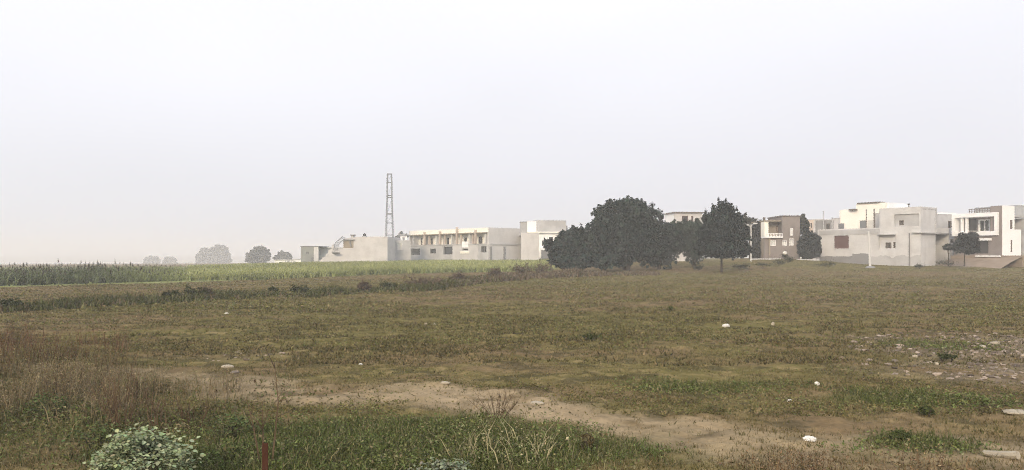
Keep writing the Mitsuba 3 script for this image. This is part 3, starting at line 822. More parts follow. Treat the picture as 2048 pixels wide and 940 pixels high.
for t in np.linspace(.06, .94, 11):
    q = P0 * (1 - t * 2) + P1 * t * 2 if t < .5 else P1 * (2 - 2 * t) + P2 * (2 * t - 1)
    part(k, 'rung', tube([q, q + [.5, 0, -.15 if t > .5 else 0]], .035, 5), 'grey_metal')

# ---- white wall glimpsed behind the ruin, and the greenish block
k = thing('white_wall_house', 'white house wall seen through the gap beside the stepped ruin', 'house')
sf = Face(at(662, 520, 132), (-1, .05))
part(k, 'wall', sf.box(-4.0, sf.a(636), .3, sf.z(650, 496.5), -5, 0), 'paint_white')
part(k, 'roof', sf.poly([(-4.2, sf.z(650, 497)), (sf.a(634), sf.z(640, 496.3)), (sf.a(634), sf.z(640, 494.5)), (sf.a(646), sf.z(646, 493.5)), (-4.2, sf.z(650, 496))], -5.2, .4), 'cement')
k = thing('green_grey_block', 'dull green grey square house fading into haze', 'house')
sf = Face(at(637, 528, 128), (-1, .1))
a1 = sf.a(602)
zt = sf.z(620, 493.5)
r1, r2 = sf.r(612, 503, 618, 509), sf.r(623, 515, 627, 526)
part(k, 'wall', sf.poly([(0, -.4), (a1, -.4), (a1, zt), (0, zt)], -.3, 0, [hole(r1), hole(r2)]), 'paint_olive')
window(k, sf, r1, mat='grey_metal', frame='paint_olive', bars=1, fr=.05)
part(k, 'door', sf.box(*r2, -.2, -.1), 'grey_metal')
part(k, 'corner_strip', sf.box(.0, sf.a(628), -.4, zt - .02, .002, .06), 'plaster_pale')
part(k, 'side_wall', sf.box(a1 - .3, a1 - .001, -.4, zt - .01, -5, -.301), 'paint_olive')
part(k, 'roof', sf.box(-.1, a1 + .1, zt, zt + .12, -5, .1), 'cement_dark')
for px0, px1, py0, lab, dd in ((549, 576, 520.5, 'small white farm shed with dark doorway under the dome shaped tree', 1), (580, 603, 520.5, 'small white shed with sloping roof next to the green grey block', 0)):
    k = thing('farm_shed', lab, 'shed')
    sf = Face(at(px1, 532, 160), (-1, .04))
    a1, zt, zg = sf.a(px0), sf.z(px0, py0), -.5
    r1 = sf.r(px0 + 9, 524, px0 + 16, 532)
    r1 = (r1[0], r1[1], zg + .1, r1[3])
    part(k, 'wall', sf.poly([(0, zg), (a1, zg), (a1, zt), (0, zt)], -.3, 0, [hole(r1)]), 'paint_white')
    part(k, 'door', sf.box(*r1, -.25, -.15), 'grey_metal')
    part(k, 'side_wall', sf.box(a1 - .3, a1, zg, zt - .01, -3, -.301), 'paint_white')
    part(k, 'roof', sf.poly([(-.2, zt + (.0 if dd else .25)), (a1 + .2, zt), (a1 + .2, zt + .1), (-.2, zt + (.1 if dd else .35))], -3.2, .3), 'pole_white')
k = thing('post_fence', 'short row of pale posts before the white farm sheds', 'fence')
for q, px in enumerate(np.linspace(571, 590, 6)):
    p = at(px, 532, 150)
    zg = gz(p[0], 150)
    part(k, 'post', tube([[p[0], 150, zg - .2], [p[0], 150, zg + 1.0]], .09), 'pole_white')
part(k, 'rail', tube([at(570, 527, 150.1), at(591, 527, 150.1)], .05), 'pole_white')

# ---- lattice mast
mt = thing('lattice_mast', 'tall slim steel lattice mast tapering upward behind the ruined building', 'mast')
Y = 120.0
s = Y / F
mx = (779 - CX) * s
ztop = EYE - (347 - HZ) * s
zbot = gz(mx, Y) - .3


def half(z):
    py = HZ - (z - EYE) / s
    return np.interp(py, [347, 365, 395, 470, 530], [3.6, 4.6, 4.7, 6.9, 8.8]) * s


zs_ = [zbot] + [EYE - (py - HZ) * s for py in (470, 446, 428, 395, 391, 365, 348)] + [ztop]
for sx in (-1, 1):
    for sy in (-1, 1):
        part(mt, 'leg', tube([[mx + sx * half(z), Y + sy * half(z), z] for z in zs_], .068, 6), 'pale_metal', smooth=40)
for py in (500, 470, 446, 428.5, 427, 395, 391, 365, 348):
    z = EYE - (py - HZ) * s
    h = half(z)
    c = [[mx - h, Y - h, z], [mx + h, Y - h, z], [mx + h, Y + h, z], [mx - h, Y + h, z], [mx - h, Y - h, z]]
    part(mt, 'ring', cat([tube([c[q], c[q + 1]], .055, 5) for q in range(4)]), 'pale_metal')
lv = [500, 470, 446, 427, 395, 365, 348]
for pa, pb in zip(lv[:-1], lv[1:]):
    za, zb_ = EYE - (pa - HZ) * s, EYE - (pb - HZ) * s
    part(mt, 'brace', tube([[mx - half(za), Y + half(za), za], [mx + half(zb_), Y + half(zb_), zb_]], .022, 4), 'pale_metal')

# ---- poles
k = thing('street_lamp', 'slim pale street lamp with two arms right of the round lone tree', 'street lamp')
p = at(1502, 518, 86)
zg = gz(p[0], p[1])
zt = EYE - (449 - HZ) * 86 / F
part(k, 'pole', tube([[p[0], p[1], zg - .3], [p[0], p[1], zt]], [.09, .06], 8), 'pole_white', smooth=50)
for sx, dz in ((-1, -.05), (1, .12)):
    ar = part(k, 'arm', tube([[p[0], p[1], zt - .25 + dz], [p[0] + sx * .3, p[1] - .1, zt - .05 + dz]], .035), 'pole_white')
    part(ar, 'lamp', trimesh.creation.icosphere(2, 1).apply_transform(trimesh.transformations.compose_matrix(scale=(.26, .12, .075), translate=(p[0] + sx * .45, p[1] - .12, zt - .02 + dz))), 'pole_white', smooth=True)
k = thing('concrete_pole', 'white leaning pole in front of the grey cement house', 'pole')
p0, p1 = at(1740.5, 535, 81), at(1737, 462, 81)
part(k, 'shaft', tube([[p0[0], 81, gz(p0[0], 81) - .3], p1], [.12, .09], 8), 'pole_white', smooth=50)
part(k, 'base', trimesh.creation.icosphere(2, 1).apply_transform(trimesh.transformations.compose_matrix(scale=(.5, .4, .22), translate=(p0[0], 81, gz(p0[0], 81)))), 'cement_dark', smooth=True)

# ================================================================== trees
DK = (.030, .036, .030)
tree('lone_tree', 'round dark tree standing alone on a thin trunk in the open field', 1443, 72,
     [(1444, 470, 48, 46), (1418, 492, 30, 26), (1472, 488, 28, 32), (1446, 436, 30, 28), (1464, 444, 20, 24), (1426, 446, 20, 24), (1445, 503, 50, 15), (1447, 417, 17, 18), (1428, 421, 6, 14), (1462, 417, 6, 14), (1478, 436, 9, 12), (1411, 437, 9, 12), (1490, 462, 10, 14), (1484, 500, 17, 17), (1402, 494, 14, 18), (1410, 470, 16, 20)],
     40, n=42000, leaf=.16, col=(.010, .018, .018), seed=11, radius=.10, clump=.17, up=1.5, col2=(.022, .042, .034))
tree('broad_tree', 'tallest dark domed tree of the clump in the middle', 1253, 78.5,
     [(1250, 442, 58, 44), (1217, 436, 32, 32), (1283, 436, 34, 32), (1250, 480, 62, 44), (1207, 468, 26, 34), (1298, 474, 32, 34), (1250, 412, 40, 17), (1311, 427, 15, 10), (1322, 434, 7, 5), (1240, 512, 46, 22), (1222, 408, 16, 10), (1277, 408, 16, 10), (1200, 422, 12, 14), (1195, 452, 12, 16)],
     50, n=42000, leaf=.19, col=(.014, .026, .023), seed=12, radius=.32, clump=.17, col2=(.032, .055, .042))
tree('leafy_tree', 'bushy tree with large pale edged leaves at the left end of the clump', 1165, 76,
     [(1160, 495, 44, 32), (1126, 498, 28, 24), (1200, 490, 34, 38), (1150, 522, 46, 18), (1208, 520, 30, 19), (1186, 470, 20, 16), (1210, 460, 20, 18), (1142, 474, 22, 12), (1146, 462, 4, 10), (1163, 460, 4, 12), (1128, 470, 5, 8), (1100, 494, 10, 8), (1112, 515, 16, 16), (1180, 512, 20, 18), (1120, 478, 5, 9), (1153, 466, 3, 10), (1176, 457, 4, 10), (1094, 486, 6, 4), (1236, 500, 10, 10)],
     30, n=9000, leaf=.62, col=(.017, .030, .027), seed=13, radius=.2, clump=.28, up=1.1, col2=(.05, .08, .064), aspect=.34)
tree('low_tree', 'lower dark tree just right of the tall domed one', 1318, 79,
     [(1315, 475, 40, 32), (1300, 505, 36, 30), (1332, 505, 27, 28), (1318, 455, 30, 16), (1340, 480, 28, 30)],
     34, n=22000, leaf=.19, col=(.013, .023, .021), seed=14, radius=.18, clump=.19, col2=(.026, .046, .034))
tree('low_tree', 'olive green tree filling the gap behind the round lone tree', 1388, 81,
     [(1366, 472, 34, 30), (1395, 474, 30, 32), (1390, 505, 20, 28), (1352, 460, 26, 18), (1362, 490, 24, 20), (1384, 455, 24, 14)],
     40, n=20000, leaf=.19, col=(.027, .042, .031), seed=15, radius=.2, clump=.19)
tree('street_tree', 'wispy pale tree behind the street lamp', 1500, 99,
     [(1488, 440, 14, 12), (1505, 446, 14, 12), (1515, 452, 14, 10), (1490, 462, 22, 20), (1485, 490, 16, 24)],
     60, n=5000, leaf=.22, col=(.055, .06, .05), seed=16, radius=.14, clump=.3)
tree('hedge_tree', 'dense dark box shaped tree between street lamp and brown house', 1516, 93,
     [(1516, 470, 15, 24), (1510, 495, 12, 22), (1522, 495, 11, 24), (1516, 510, 15, 8)],
     30, n=9000, leaf=.2, col=(.024, .029, .03), seed=17, radius=.14, clump=.26)
tree('hedge_tree', 'dense dark tree touching the left wall of the cement house', 1622, 90,
     [(1622, 488, 20, 26), (1607, 495, 12, 22), (1634, 495, 10, 22), (1612, 468, 14, 14), (1622, 508, 20, 9)],
     30, n=10000, leaf=.2, col=(.026, .033, .033), seed=18, radius=.14, clump=.26)
tree('palm_like_tree', 'thin tufted tree top beside the roof of the brown house', 1606, 95,
     [(1604, 442, 8, 12), (1611, 450, 7, 10), (1601, 458, 7, 10)], 70, n=1800, leaf=.26, col=(.05, .055, .045), seed=19, radius=.1, clump=.4, limbs=2)
tree('garden_tree', 'small dark tree before the brown front of the white house', 1929, 78,
     [(1934, 488, 20, 18), (1916, 492, 11, 15), (1950, 490, 10, 16), (1926, 472, 9, 8), (1944, 470, 11, 7), (1936, 500, 18, 8)], 24, n=9000, leaf=.15, col=(.024, .03, .03), seed=20, radius=.055, clump=.24, base_py=527)
tree('garden_tree', 'small clipped dark tree over the gate of the grey annex', 1897, 84,
     [(1897, 494, 10, 7), (1904, 496, 5, 6)], 24, n=2500, leaf=.15, col=(.028, .034, .032), seed=21, radius=.05, clump=.26, limbs=2)
tree('farm_tree', 'grey green round tree standing at the edge of the green crop', 517, 300,
     [(517, 512, 22, 18), (503, 516, 12, 12), (532, 512, 12, 12), (520, 500, 14, 8), (517, 525, 16, 7), (494, 520, 5, 5)], 14, n=9000, leaf=.7, col=(.03, .035, .032), seed=22, radius=.22, clump=.22)
tree('farm_tree', 'flat dome shaped tree behind the small white sheds', 567, 320,
     [(567, 512, 14, 9), (576, 514, 8, 9), (557, 516, 9, 6)], 12, n=4500, leaf=.7, col=(.03, .033, .03), seed=23, radius=.2, clump=.24)
tree('farm_tree', 'tree top peeping over the low roof near the mast', 803, 260,
     [(802, 468, 5, 6), (812, 472, 7, 4), (796, 474, 6, 4)], 40, n=1500, leaf=.4, col=(.04, .044, .04), seed=24, radius=.2, clump=.3, limbs=2)
for q, (cx, blobs, lab) in enumerate((
        (437, [(437, 505, 17, 13), (424, 511, 13, 11), (451, 510, 9, 14), (437, 521, 23, 9), (444, 497, 10, 6), (457, 520, 5, 6), (430, 500, 6, 6)], 'largest hazy tree far off beyond the green crop'),
        (403, [(406, 512, 9, 12), (411, 502, 6, 6), (401, 522, 9, 8), (396, 514, 4, 6), (404, 500, 3, 3)], 'hazy tree touching the left side of the largest far tree'),
        (305, [(305, 523, 14, 9), (305, 530, 13, 5)], 'faint tree far off behind the tall crop, left one of the pair'),
        (341, [(340, 524, 12, 9), (344, 530, 12, 5)], 'faint tree far off behind the tall crop, right one of the pair'))):
    tree('distant_tree', lab, cx, 560 if q < 2 else 620, blobs, 8, n=40000, leaf=1.2, col=(.03, .036, .034), seed=30 + q, radius=.5, base_py=529)

# ================================================================== crops, weeds and grass
rng = np.random.default_rng(5)


def tall_crop():
    n = 9000
    t = rng.random(n)
    # front edge from far left to where it thins out; then depth behind it
    x = -56 + t * 36
    y0 = np.interp(x, [-56, -33.5, -27, -20], [41, 50.5, 60, 70])
    dep = rng.random(n) ** 1.6 * 55
    y = y0 + dep + rng.normal(size=n) * .3
    x = x - dep * .42 + rng.normal(size=n) * .2
    keep = rng.random(n) < np.clip((-.35 - x / y) / .10, 0, 1)
    x, y = x[keep], y[keep]
    n = len(x)
    p = np.stack([x, y, x * 0], -1)
    h = rng.normal(.68, .14, n) * (.72 + .5 * meshkit.fbm(p * .22, 3, 8)) * np.clip(1.1 - .75 * np.clip((x / y + .52) / .15, 0, 1), .4, 1.1)
    tall = rng.random(n) < .16
    h = np.where(tall, h * rng.uniform(1.15, 1.5, n), h)
    outp = []
    c = colours(n, rng, [(.075, .095, .05), (.09, .11, .055), (.055, .07, .042)], [4, 3, 3])
    yel = (np.clip((x / y + .52) / .12, 0, 1) * rng.uniform(.5, 1, n))[:, None]
    c = c * (1 - yel) + np.array([.24, .275, .105]) * yel
    outp.append(blades(x, y, h, np.full(n, .05), c, rng, lean=.08, tri=True))
    for q in range(6):
        lx, ly = x + rng.normal(size=n) * .03, y + rng.normal(size=n) * .03
        outp.append(blades(lx, ly, h * rng.uniform(.45, .95, n), rng.uniform(.05, .1, n), c * rng.uniform(.75, 1.25, (n, 1)), rng, lean=.5))
    tx, ty, th = x[tall], y[tall], h[tall]
    zt = ground(tx, ty) + th * .8
    outp.append(blades(tx, ty, th * .28, np.full(len(tx), .13), np.full((len(tx), 3), .045) * [1.0, .95, .7], rng, lean=.1, tri=True, z=zt))
    return join(outp)


stuff('tall_crop', 'stand of tall dull green crop with dark seed heads', tall_crop())


def low_crop():
    n = 60000
    y = 62 + rng.random(n) ** 1.3 * 95
    x = (rng.random(n) * .46 - .41) * y
    crop = zones(x, y, NB)[4]
    keep = (rng.random(n) < crop) & (rng.random(n) < np.clip((x / y + .44) / .06, 0, 1))
    x, y = x[keep], y[keep]
    n = len(x)
    p = np.stack([x, y, x * 0], -1)
    tone = (.75 + .6 * meshkit.fbm(p * [.12, .05, 1], 3, 9))[:, None]
    c = colours(n, rng, [(.235, .26, .105), (.28, .295, .13), (.165, .20, .08)], [5, 4, 2], .10) * tone
    e = np.maximum((y - 66.0) - (x + 29.0) * 9.0 / 19.0, (y - 75.0) - (x + 10.0) * 15.0 / 13.0)      # metres in from the near edge
    rim = np.clip(1 - e / 5.0, 0, 1)[:, None] * rng.random((n, 1))
    c = c * (1 - rim) + np.array([.085, .11, .05]) * rim
    h = rng.normal(.34, .06, n) * (1 + .5 * rim[:, 0])
    return join([blades(x + rng.normal(size=n) * .1, y + rng.normal(size=n) * .1, h * rng.uniform(.7, 1.2, n), rng.uniform(.1, .2, n), c * rng.uniform(.85, 1.15, (n, 1)), rng, lean=.6, tri=True) for _ in range(3)])


stuff('low_crop', 'low bright yellow green crop in front of the far buildings', low_crop())

STRIP = np.array([near(-60, 622), near(0, 619), near(140, 610), near(300, 603), near(430, 595), near(550, 590), near(700, 585), near(850, 577), at(950, 571, 57)[:2], at(1040, 562, 63)[:2], at(1130, 553, 68)[:2], at(1300, 550, 70)[:2]])


def along(t):
    d = np.r_[0, np.cumsum(np.linalg.norm(np.diff(STRIP, axis=0), axis=1))]
    return np.c_[np.interp(t * d[-1], d, STRIP[:, 0]), np.interp(t * d[-1], d, STRIP[:, 1])]


def strip_weeds():
    n = 22000
    t = rng.random(n)
    P = along(t)
    clump = meshkit.fbm(np.c_[t * 40, t * 0, t * 0], 3, 4)
    off = rng.normal(size=n) * (.8 + 1.1 * clump)
    x, y = P[:, 0] + rng.normal(size=n) * .4, P[:, 1] + off
    keep = rng.random(n) < np.clip((clump - .3) * 3.2, .08, 1)
    x, y, t, clump = x[keep], y[keep], t[keep], clump[keep]
    n = len(x)
    greens = [(.075, .085, .034), (.052, .06, .026), (.105, .105, .05), (.12, .095, .06)]
    c = colours(n, rng, greens, [4, 4, 2, 2])
    dry = (rng.random(n) < np.clip((t - .45) * 3, 0, .85))[:, None]
    c = np.where(dry, colours(n, rng, [(.135, .105, .075), (.10, .078, .058), (.17, .135, .095)], [4, 3, 2]), c)
    h = np.clip(.10 + .45 * (clump - .3), .07, .5) * rng.uniform(.5, 1.3, n) * (.85 + .7 * t)
    return join([blades(x + rng.normal(size=n) * .07, y + rng.normal(size=n) * .07, h * rng.uniform(.6, 1.2, n), rng.uniform(.05, .12, n), c * rng.uniform(.8, 1.2, (n, 1)), rng, lean=.7, tri=True) for _ in range(4)])


stuff('strip_weeds', 'ragged strip of weeds dividing the fields', strip_weeds())

GR = 'shrubs in the weed strip'


def shrub(name, label, x, y, w, h, col, n, leaf, seed, group=None, stems=7, dry=False):
    r = np.random.default_rng(seed)
    k = thing(name, label, 'bush', group)
    z0 = gz(x, y)
    part(k, 'stem', twigs(x, y, h * .95, w * .38, stems, r, width=.012 + .004 * h, sub=4), 'bark')
    blobs = [(x + r.normal() * w * .2, y + r.normal() * w * .2, z0 + h * r.uniform(.35, .75), w * r.uniform(.25, .42), w * .35, h * r.uniform(.2, .36)) for _ in range(5)]
    v, f, c = crown_mesh(blobs, r, n, leaf, col, clump=.5, up=1.7, aspect=.3)
    v[:, 2] = np.maximum(v[:, 2], z0 - .02)
    part(k, 'foliage', (v, f), 'leafy', color=c)
    return k


strip_list = [(30, 611, 56, 16, 0, 'dark green bush at the far left end of the weed strip'), (125, 607, 34, 14, 0, 'small dark bush second from the left along the weed strip'), (345, 596, 30, 16, 0, 'green bush amid the grassy left half of the weed strip'),
              (388, 592, 34, 22, 0, 'tall pair topped dark bush left of the strip centre'), (412, 590, 26, 18, 1, 'brownish bush touching the tall dark bush'), (545, 583, 14, 9, 0, 'tiny isolated bush just behind the weed strip'),
              (600, 587, 40, 14, 0, 'low dark spreading bush near the strip centre'), (735, 580, 30, 18, 1, 'thin brown bush left of the big dry ones'), (780, 579, 26, 14, 0, 'olive bush at the foot of the dry bushes'),
              (850, 570, 44, 28, 1, 'first of the large dry brown bushes from the left'), (920, 566, 36, 22, 1, 'rounded dark brown bush among the large dry ones'), (985, 562, 40, 26, 1, 'reddish brown bush left of the tallest dry one'),
              (1040, 557, 44, 30, 1, 'tallest dry brown bush in the weed strip'), (1085, 553, 46, 26, 1, 'wide dry bush nearest the leafy tree')]
for q, (px, py, wpx, hpx, dry, lab) in enumerate(strip_list):
    d = np.linalg.norm(STRIP - [0, 0], axis=1)
    Yv = np.interp((px - CX) / F, STRIP[:, 0] / STRIP[:, 1], STRIP[:, 1]) + (3 if px == 545 else 0)
    s = Yv / F
    shrub('field_shrub', lab, (px - CX) * s, Yv, wpx * s, hpx * s * 1.0, (.105, .082, .062) if dry else (.05, .062, .028), 700, .13, 50 + q, GR, dry=bool(dry))
for q, (px, Yv, wpx, hpx, lab) in enumerate(((1525, 76, 44, 13, 'olive bush on the bank right of the lone tree'), (1480, 74, 40, 12, 'low dull bush just right of the lone trunk'), (1556, 80, 26, 13, 'dark spiky bush on the bank below the brown house'),
                                            (1576, 84, 18, 14, 'dark bush higher up the bank below the brown house'), (1570, 86, 16, 16, 'dark bush under the white bag near the brown house'), (1655, 81, 40, 10, 'low weeds bush before the left corner of the cement house'),
                                            (1840, 80, 20, 8, 'tiny dark bush before the corner of the cement house'), (1900, 82, 40, 12, 'dull bush at the foot of the grey annex'), (1395, 76, 30, 9, 'low bush behind the trunk of the lone tree'))):
    s = Yv / F
    shrub('bank_shrub', lab, (px - CX) * s, Yv, wpx * s, hpx * s * 1.1, (.04, .045, .026) if q != 0 else (.06, .062, .036), 700, .09, 80 + q)
for q, (px, py, wpx, hpx, lab) in enumerate(((1177, 683, 34, 13, 'dark green tuft alone in the middle of the field'), (1895, 722, 46, 20, 'green tuft growing inside the stone rubble'), (1850, 832, 34, 18, 'dark tuft on the right of the green patch'), (1806, 892, 46, 24, 'dark green tuft near the broken pole'), (1180, 902, 24, 40, 'small upright weed sprig on the bare track'), (1340, 622, 12, 9, 'tiny dark tuft in the far field'))):
    p = near(px, py)
    s = p[1] / F
    shrub('field_tuft', lab, p[0], p[1], wpx * s, hpx * s, (.06, .075, .03) if q != 4 else (.13, .11, .06), 260, .05, 300 + q, stems=4)
k = thing('plastic_bag', 'white bag caught on the dark bush near the brown house', 'bag')
s = 85.5 / F
bag = trimesh.creation.icosphere(3, 1)
bag.vertices = bag.vertices * (1 + .35 * (meshkit.fbm(np.array(bag.vertices) * 2.2, 3, 3)[:, None] - .5)) * [.24, .18, .2]
part(k, 'body', bag.apply_translation([(1570 - CX) * s, 85.5, EYE - (506 - HZ) * s]), 'white_plastic', smooth=True)


def grass():
    """Short field grass, tufts by zone, thinning with distance."""
    out = []
    # near, detailed
    n = 95000
    y = 6.2 + rng.random(n) ** 1.35 * 12
    x = (rng.random(n) * 1.5 - .75) * y
    path, lush, weedy, rubble, crop = zones(x, y, NB)
    p = np.stack([x, y, x * 0], -1)
    patch = meshkit.fbm(p * 1.1, 3, 11)
    dens = np.clip(.25 + 1.6 * (patch - .38), .05, 1) * (1 - .9 * path) * (1 - .75 * rubble)
    dens = np.maximum(dens, lush)
    keep = rng.random(n) < dens
    x, y, lush, weedy, patch = x[keep], y[keep], lush[keep], weedy[keep], patch[keep]
    n = len(x)
    dryc = colours(n, rng, [(.15, .118, .064), (.112, .096, .045), (.08, .08, .032), (.21, .165, .095)], [3, 4, 4, 1.2])
    grn = colours(n, rng, [(.065, .085, .027), (.085, .105, .035), (.12, .125, .055), (.19, .17, .095)], [4, 4, 3, 2])
    mixg = (rng.random(n) < np.clip(lush * 1.1 + weedy * .25, 0, .95))[:, None]
    c = np.where(mixg, grn, dryc)
    h = np.where(mixg[:, 0], rng.uniform(.04, .13, n), rng.uniform(.015, .06, n) * (1 + 1.2 * weedy))
    for q in range(3):
        out.append(blades(x + rng.normal(size=n) * .025, y + rng.normal(size=n) * .025, h * rng.uniform(.5, 1.2, n), rng.uniform(.006, .014, n), c * rng.uniform(.75, 1.25, (n, 1)), rng, lean=.9, tri=q > 0))
    # farther, tufts as wider blades
    n = 150000
    y = 14 + rng.random(n) ** 1.25 * 52
    x = (rng.random(n) * 1.46 - .73) * y
    path, lush, weedy, rubble, crop = zones(x, y, NB)
    p = np.stack([x, y, x * 0], -1)
    patch = meshkit.fbm(p * [.55, .75, 1], 3, 12)
    keep = rng.random(n) < np.clip(.15 + 2.2 * (patch - .40), .03, .9) * (1 - .7 * rubble) * (1 - crop)
    x, y, patch = x[keep], y[keep], patch[keep]
    n = len(x)
    c = colours(n, rng, [(.135, .105, .058), (.098, .088, .042), (.075, .074, .031), (.045, .04, .022), (.18, .14, .083)], [3, 4, 4, 2, 1])
    h = rng.uniform(.015, .06, n) * (.8 + patch)
    for q in range(2):
        out.append(blades(x + rng.normal(size=n) * .04, y + rng.normal(size=n) * .04, h, rng.uniform(.02, .05, n), c * rng.uniform(.8, 1.2, (n, 1)), rng, lean=1.3, tri=True))
    return join(out)


stuff('grass', 'short dry and green grass of the open field', grass())


def weed_mass(n, cx, cy, rx, ry, h, choices, weights, lean=.45, w=(.004, .012)):
    a, r = rng.uniform(0, 2 * np.pi, n), np.sqrt(rng.random(n))
    x, y = cx + rx * r * np.cos(a), cy + ry * r * np.sin(a)
    pch = meshkit.fbm(np.stack([x, y, x * 0], -1) * 1.3, 3, 21)
    keep = rng.random(n) < np.clip((pch - .3) * 3.5, .05, 1)
    x, y, pch = x[keep], y[keep], pch[keep]
    n = len(x)
    c = colours(n, rng, choices, weights)
    hh = h * rng.uniform(.35, 1.1, n) * (.5 + pch)
    o = [blades(x, y, hh, rng.uniform(*w, n), c, rng, lean=lean)]
    # little seed heads and leaves up the stems
    for q in range(3):
        t = rng.uniform(.4, 1.0, n)
        o.append(leaves(np.stack([x + rng.normal(size=n) * .05, y + rng.normal(size=n) * .05, ground(x, y) + hh * t], 1), rng.normal(size=(n, 3)), np.full(n, .025), rng, c * 1.15, .2, .5))
    return join(o)


def ground_cover(n, cx, cy, rx, ry, hmax, size, choices, weights, edge=.3, scale=1.3, seed=31):
    """Small flat leaves and short shoots spread over an uneven patch."""
    a, r = rng.uniform(0, 2 * np.pi, n), np.sqrt(rng.random(n))
    x, y = cx + rx * r * np.cos(a), cy + ry * r * np.sin(a)
    pch = meshkit.fbm(np.stack([x, y, x * 0], -1) * scale, 4, seed)
    keep = rng.random(n) < np.clip((pch - edge) * 4 * (1.15 - r), 0, 1)
    x, y, pch = x[keep], y[keep], pch[keep]
    n = len(x)
    big = meshkit.fbm(np.stack([x, y, x * 0], -1) * 2.6, 2, seed + 1)[:, None]
    c = colours(n, rng, choices, weights) * (.6 + .8 * big)
    z = ground(x, y) + hmax * rng.random(n) ** 1.3 * np.clip(pch * 2 - .3, .1, 1.2)
    return leaves(np.stack([x, y, z], 1), rng.normal(size=(n, 3)) * .55 + [0, 0, .8], np.full(n, size), rng, c, .12, .5)


stuff('reddish_weeds', 'patch of tall reddish brown weeds at the left edge', join([
    weed_mass(4200, -10.6, 15.4, 2.9, 2.3, .56, [(.125, .07, .048), (.10, .062, .042), (.15, .10, .062), (.13, .11, .06)], [3, 3, 2, 2]),
    weed_mass(1700, -8.4, 13.8, 2.0, 1.7, .36, [(.13, .10, .06), (.115, .078, .05), (.11, .105, .05)], [3, 2, 2])]))
stuff('dry_weeds', 'thicket of thin dry brown weeds on the left', join([
    weed_mass(3600, -5.9, 10.4, 2.4, 1.7, .40, [(.18, .145, .09), (.145, .115, .07), (.22, .185, .12), (.12, .115, .055)], [4, 4, 2, 2]),
    weed_mass(2600, -8.4, 11.2, 2.4, 1.8, .44, [(.165, .13, .08), (.12, .11, .055), (.2, .16, .1)], [4, 3, 2]),
    ground_cover(9000, -6.6, 10.6, 4.2, 2.4, .12, .05, [(.15, .12, .07), (.11, .105, .05), (.085, .10, .04)], [3, 3, 2])]))
GREENS = [(.105, .130, .046), (.125, .148, .060), (.080, .098, .036), (.18, .17, .095)]
stuff('green_weeds', 'low leafy green weeds along the bottom edge', join([
    ground_cover(16000, -5.2, 8.2, 3.2, 1.8, .17, .042, [(.135, .13, .062), (.115, .132, .052), (.165, .14, .085), (.09, .115, .04)], [3, 3, 2, 2], .30),
    ground_cover(22000, -1.1, 7.9, 2.9, 1.5, .12, .036, GREENS, [4, 3, 3, 2], .30),
    ground_cover(5000, 3.0, 11.6, 1.6, .9, .08, .05, GREENS, [4, 3, 3, 2], .33),
    ground_cover(5000, 5.2, 10.4, 1.7, .9, .08, .05, GREENS, [4, 3, 3, 2], .35),
    ground_cover(2500, 4.0, 8.0, .9, .6, .09, .04, GREENS, [4, 3, 3, 2], .35),
    ground_cover(2200, 9.2, 16.6, 1.4, .9, .10, .06, GREENS, [4, 3, 3, 2], .33),
    weed_mass(1400, -5.6, 8.4, 2.8, 1.5, .22, [(.10, .115, .05), (.145, .125, .065), (.18, .155, .09)], [4, 3, 2], w=(.006, .014)),
    weed_mass(1700, -1.0, 7.8, 2.5, 1.2, .13, [(.085, .115, .04), (.10, .13, .05), (.17, .16, .09)], [4, 3, 2], w=(.006, .012))]))
stuff('brown_weeds', 'low brown weeds at the bottom edge right of centre', join([
    weed_mass(420, 3.0, 7.0, 1.2, .4, .22, [(.16, .11, .065), (.12, .085, .052), (.2, .16, .1)], [3, 2, 2]),
    ground_cover(2600, 3.0, 7.0, 1.6, .6, .10, .04, [(.15, .11, .065), (.19, .15, .09), (.11, .10, .05)], [3, 2, 2])]))
stuff('straw_grass', 'pale straw coloured grass stems in the green patch', weed_mass(80, .0, 7.6, .6, .5, .30, [(.34, .31, .19), (.27, .25, .15)], [3, 2], lean=.9, w=(.007, .013)))


def mat_of_weeds():
    """Matted low tufts over the open field: leaf sized near, coarser with distance, in ragged patches."""
    o = []
    for n, y0, y1, size, h in ((70000, 9.5, 18, .040, .05), (75000, 16, 30, .065, .07), (60000, 27, 55, .11, .09), (22000, 50, 78, .14, .08)):
        y = y0 + rng.random(n) ** 1.15 * (y1 - y0)
        x = (rng.random(n) * 1.44 - .72) * y
        path, lush, weedy, rubble, crop = zones(x, y, NB)
        p = np.stack([x, y, x * 0], -1)
        patch = meshkit.fbm(p * [.9, 1.3, 1], 4, 41) * .55 + meshkit.fbm(p * [.16, .22, 1], 3, 42) * .45
        keep = rng.random(n) < np.clip((patch - .43) * 6, .03, 1) * (1 - .85 * path) * (1 - .6 * rubble) * (1 - crop)
        x, y, p = x[keep], y[keep], p[keep]
        n = len(x)
        tone = (.55 + .9 * meshkit.fbm(p * 1.6, 3, 43))[:, None]
        c = colours(n, rng, [(.150, .134, .062), (.125, .124, .050), (.180, .150, .085), (.100, .108, .040), (.070, .060, .034)], [4, 5, 2, 3, 1.5], .10) * tone
        z = ground(x, y) + h * rng.random(n) ** 1.4
        o.append(leaves(np.stack([x, y, z], 1), rng.normal(size=(n, 3)) * .6 + [0, 0, .7], np.full(n, size), rng, c, .06, .5))
    return join(o)


stuff('matted_weeds', 'matted low weeds and tufts covering the open field', mat_of_weeds())


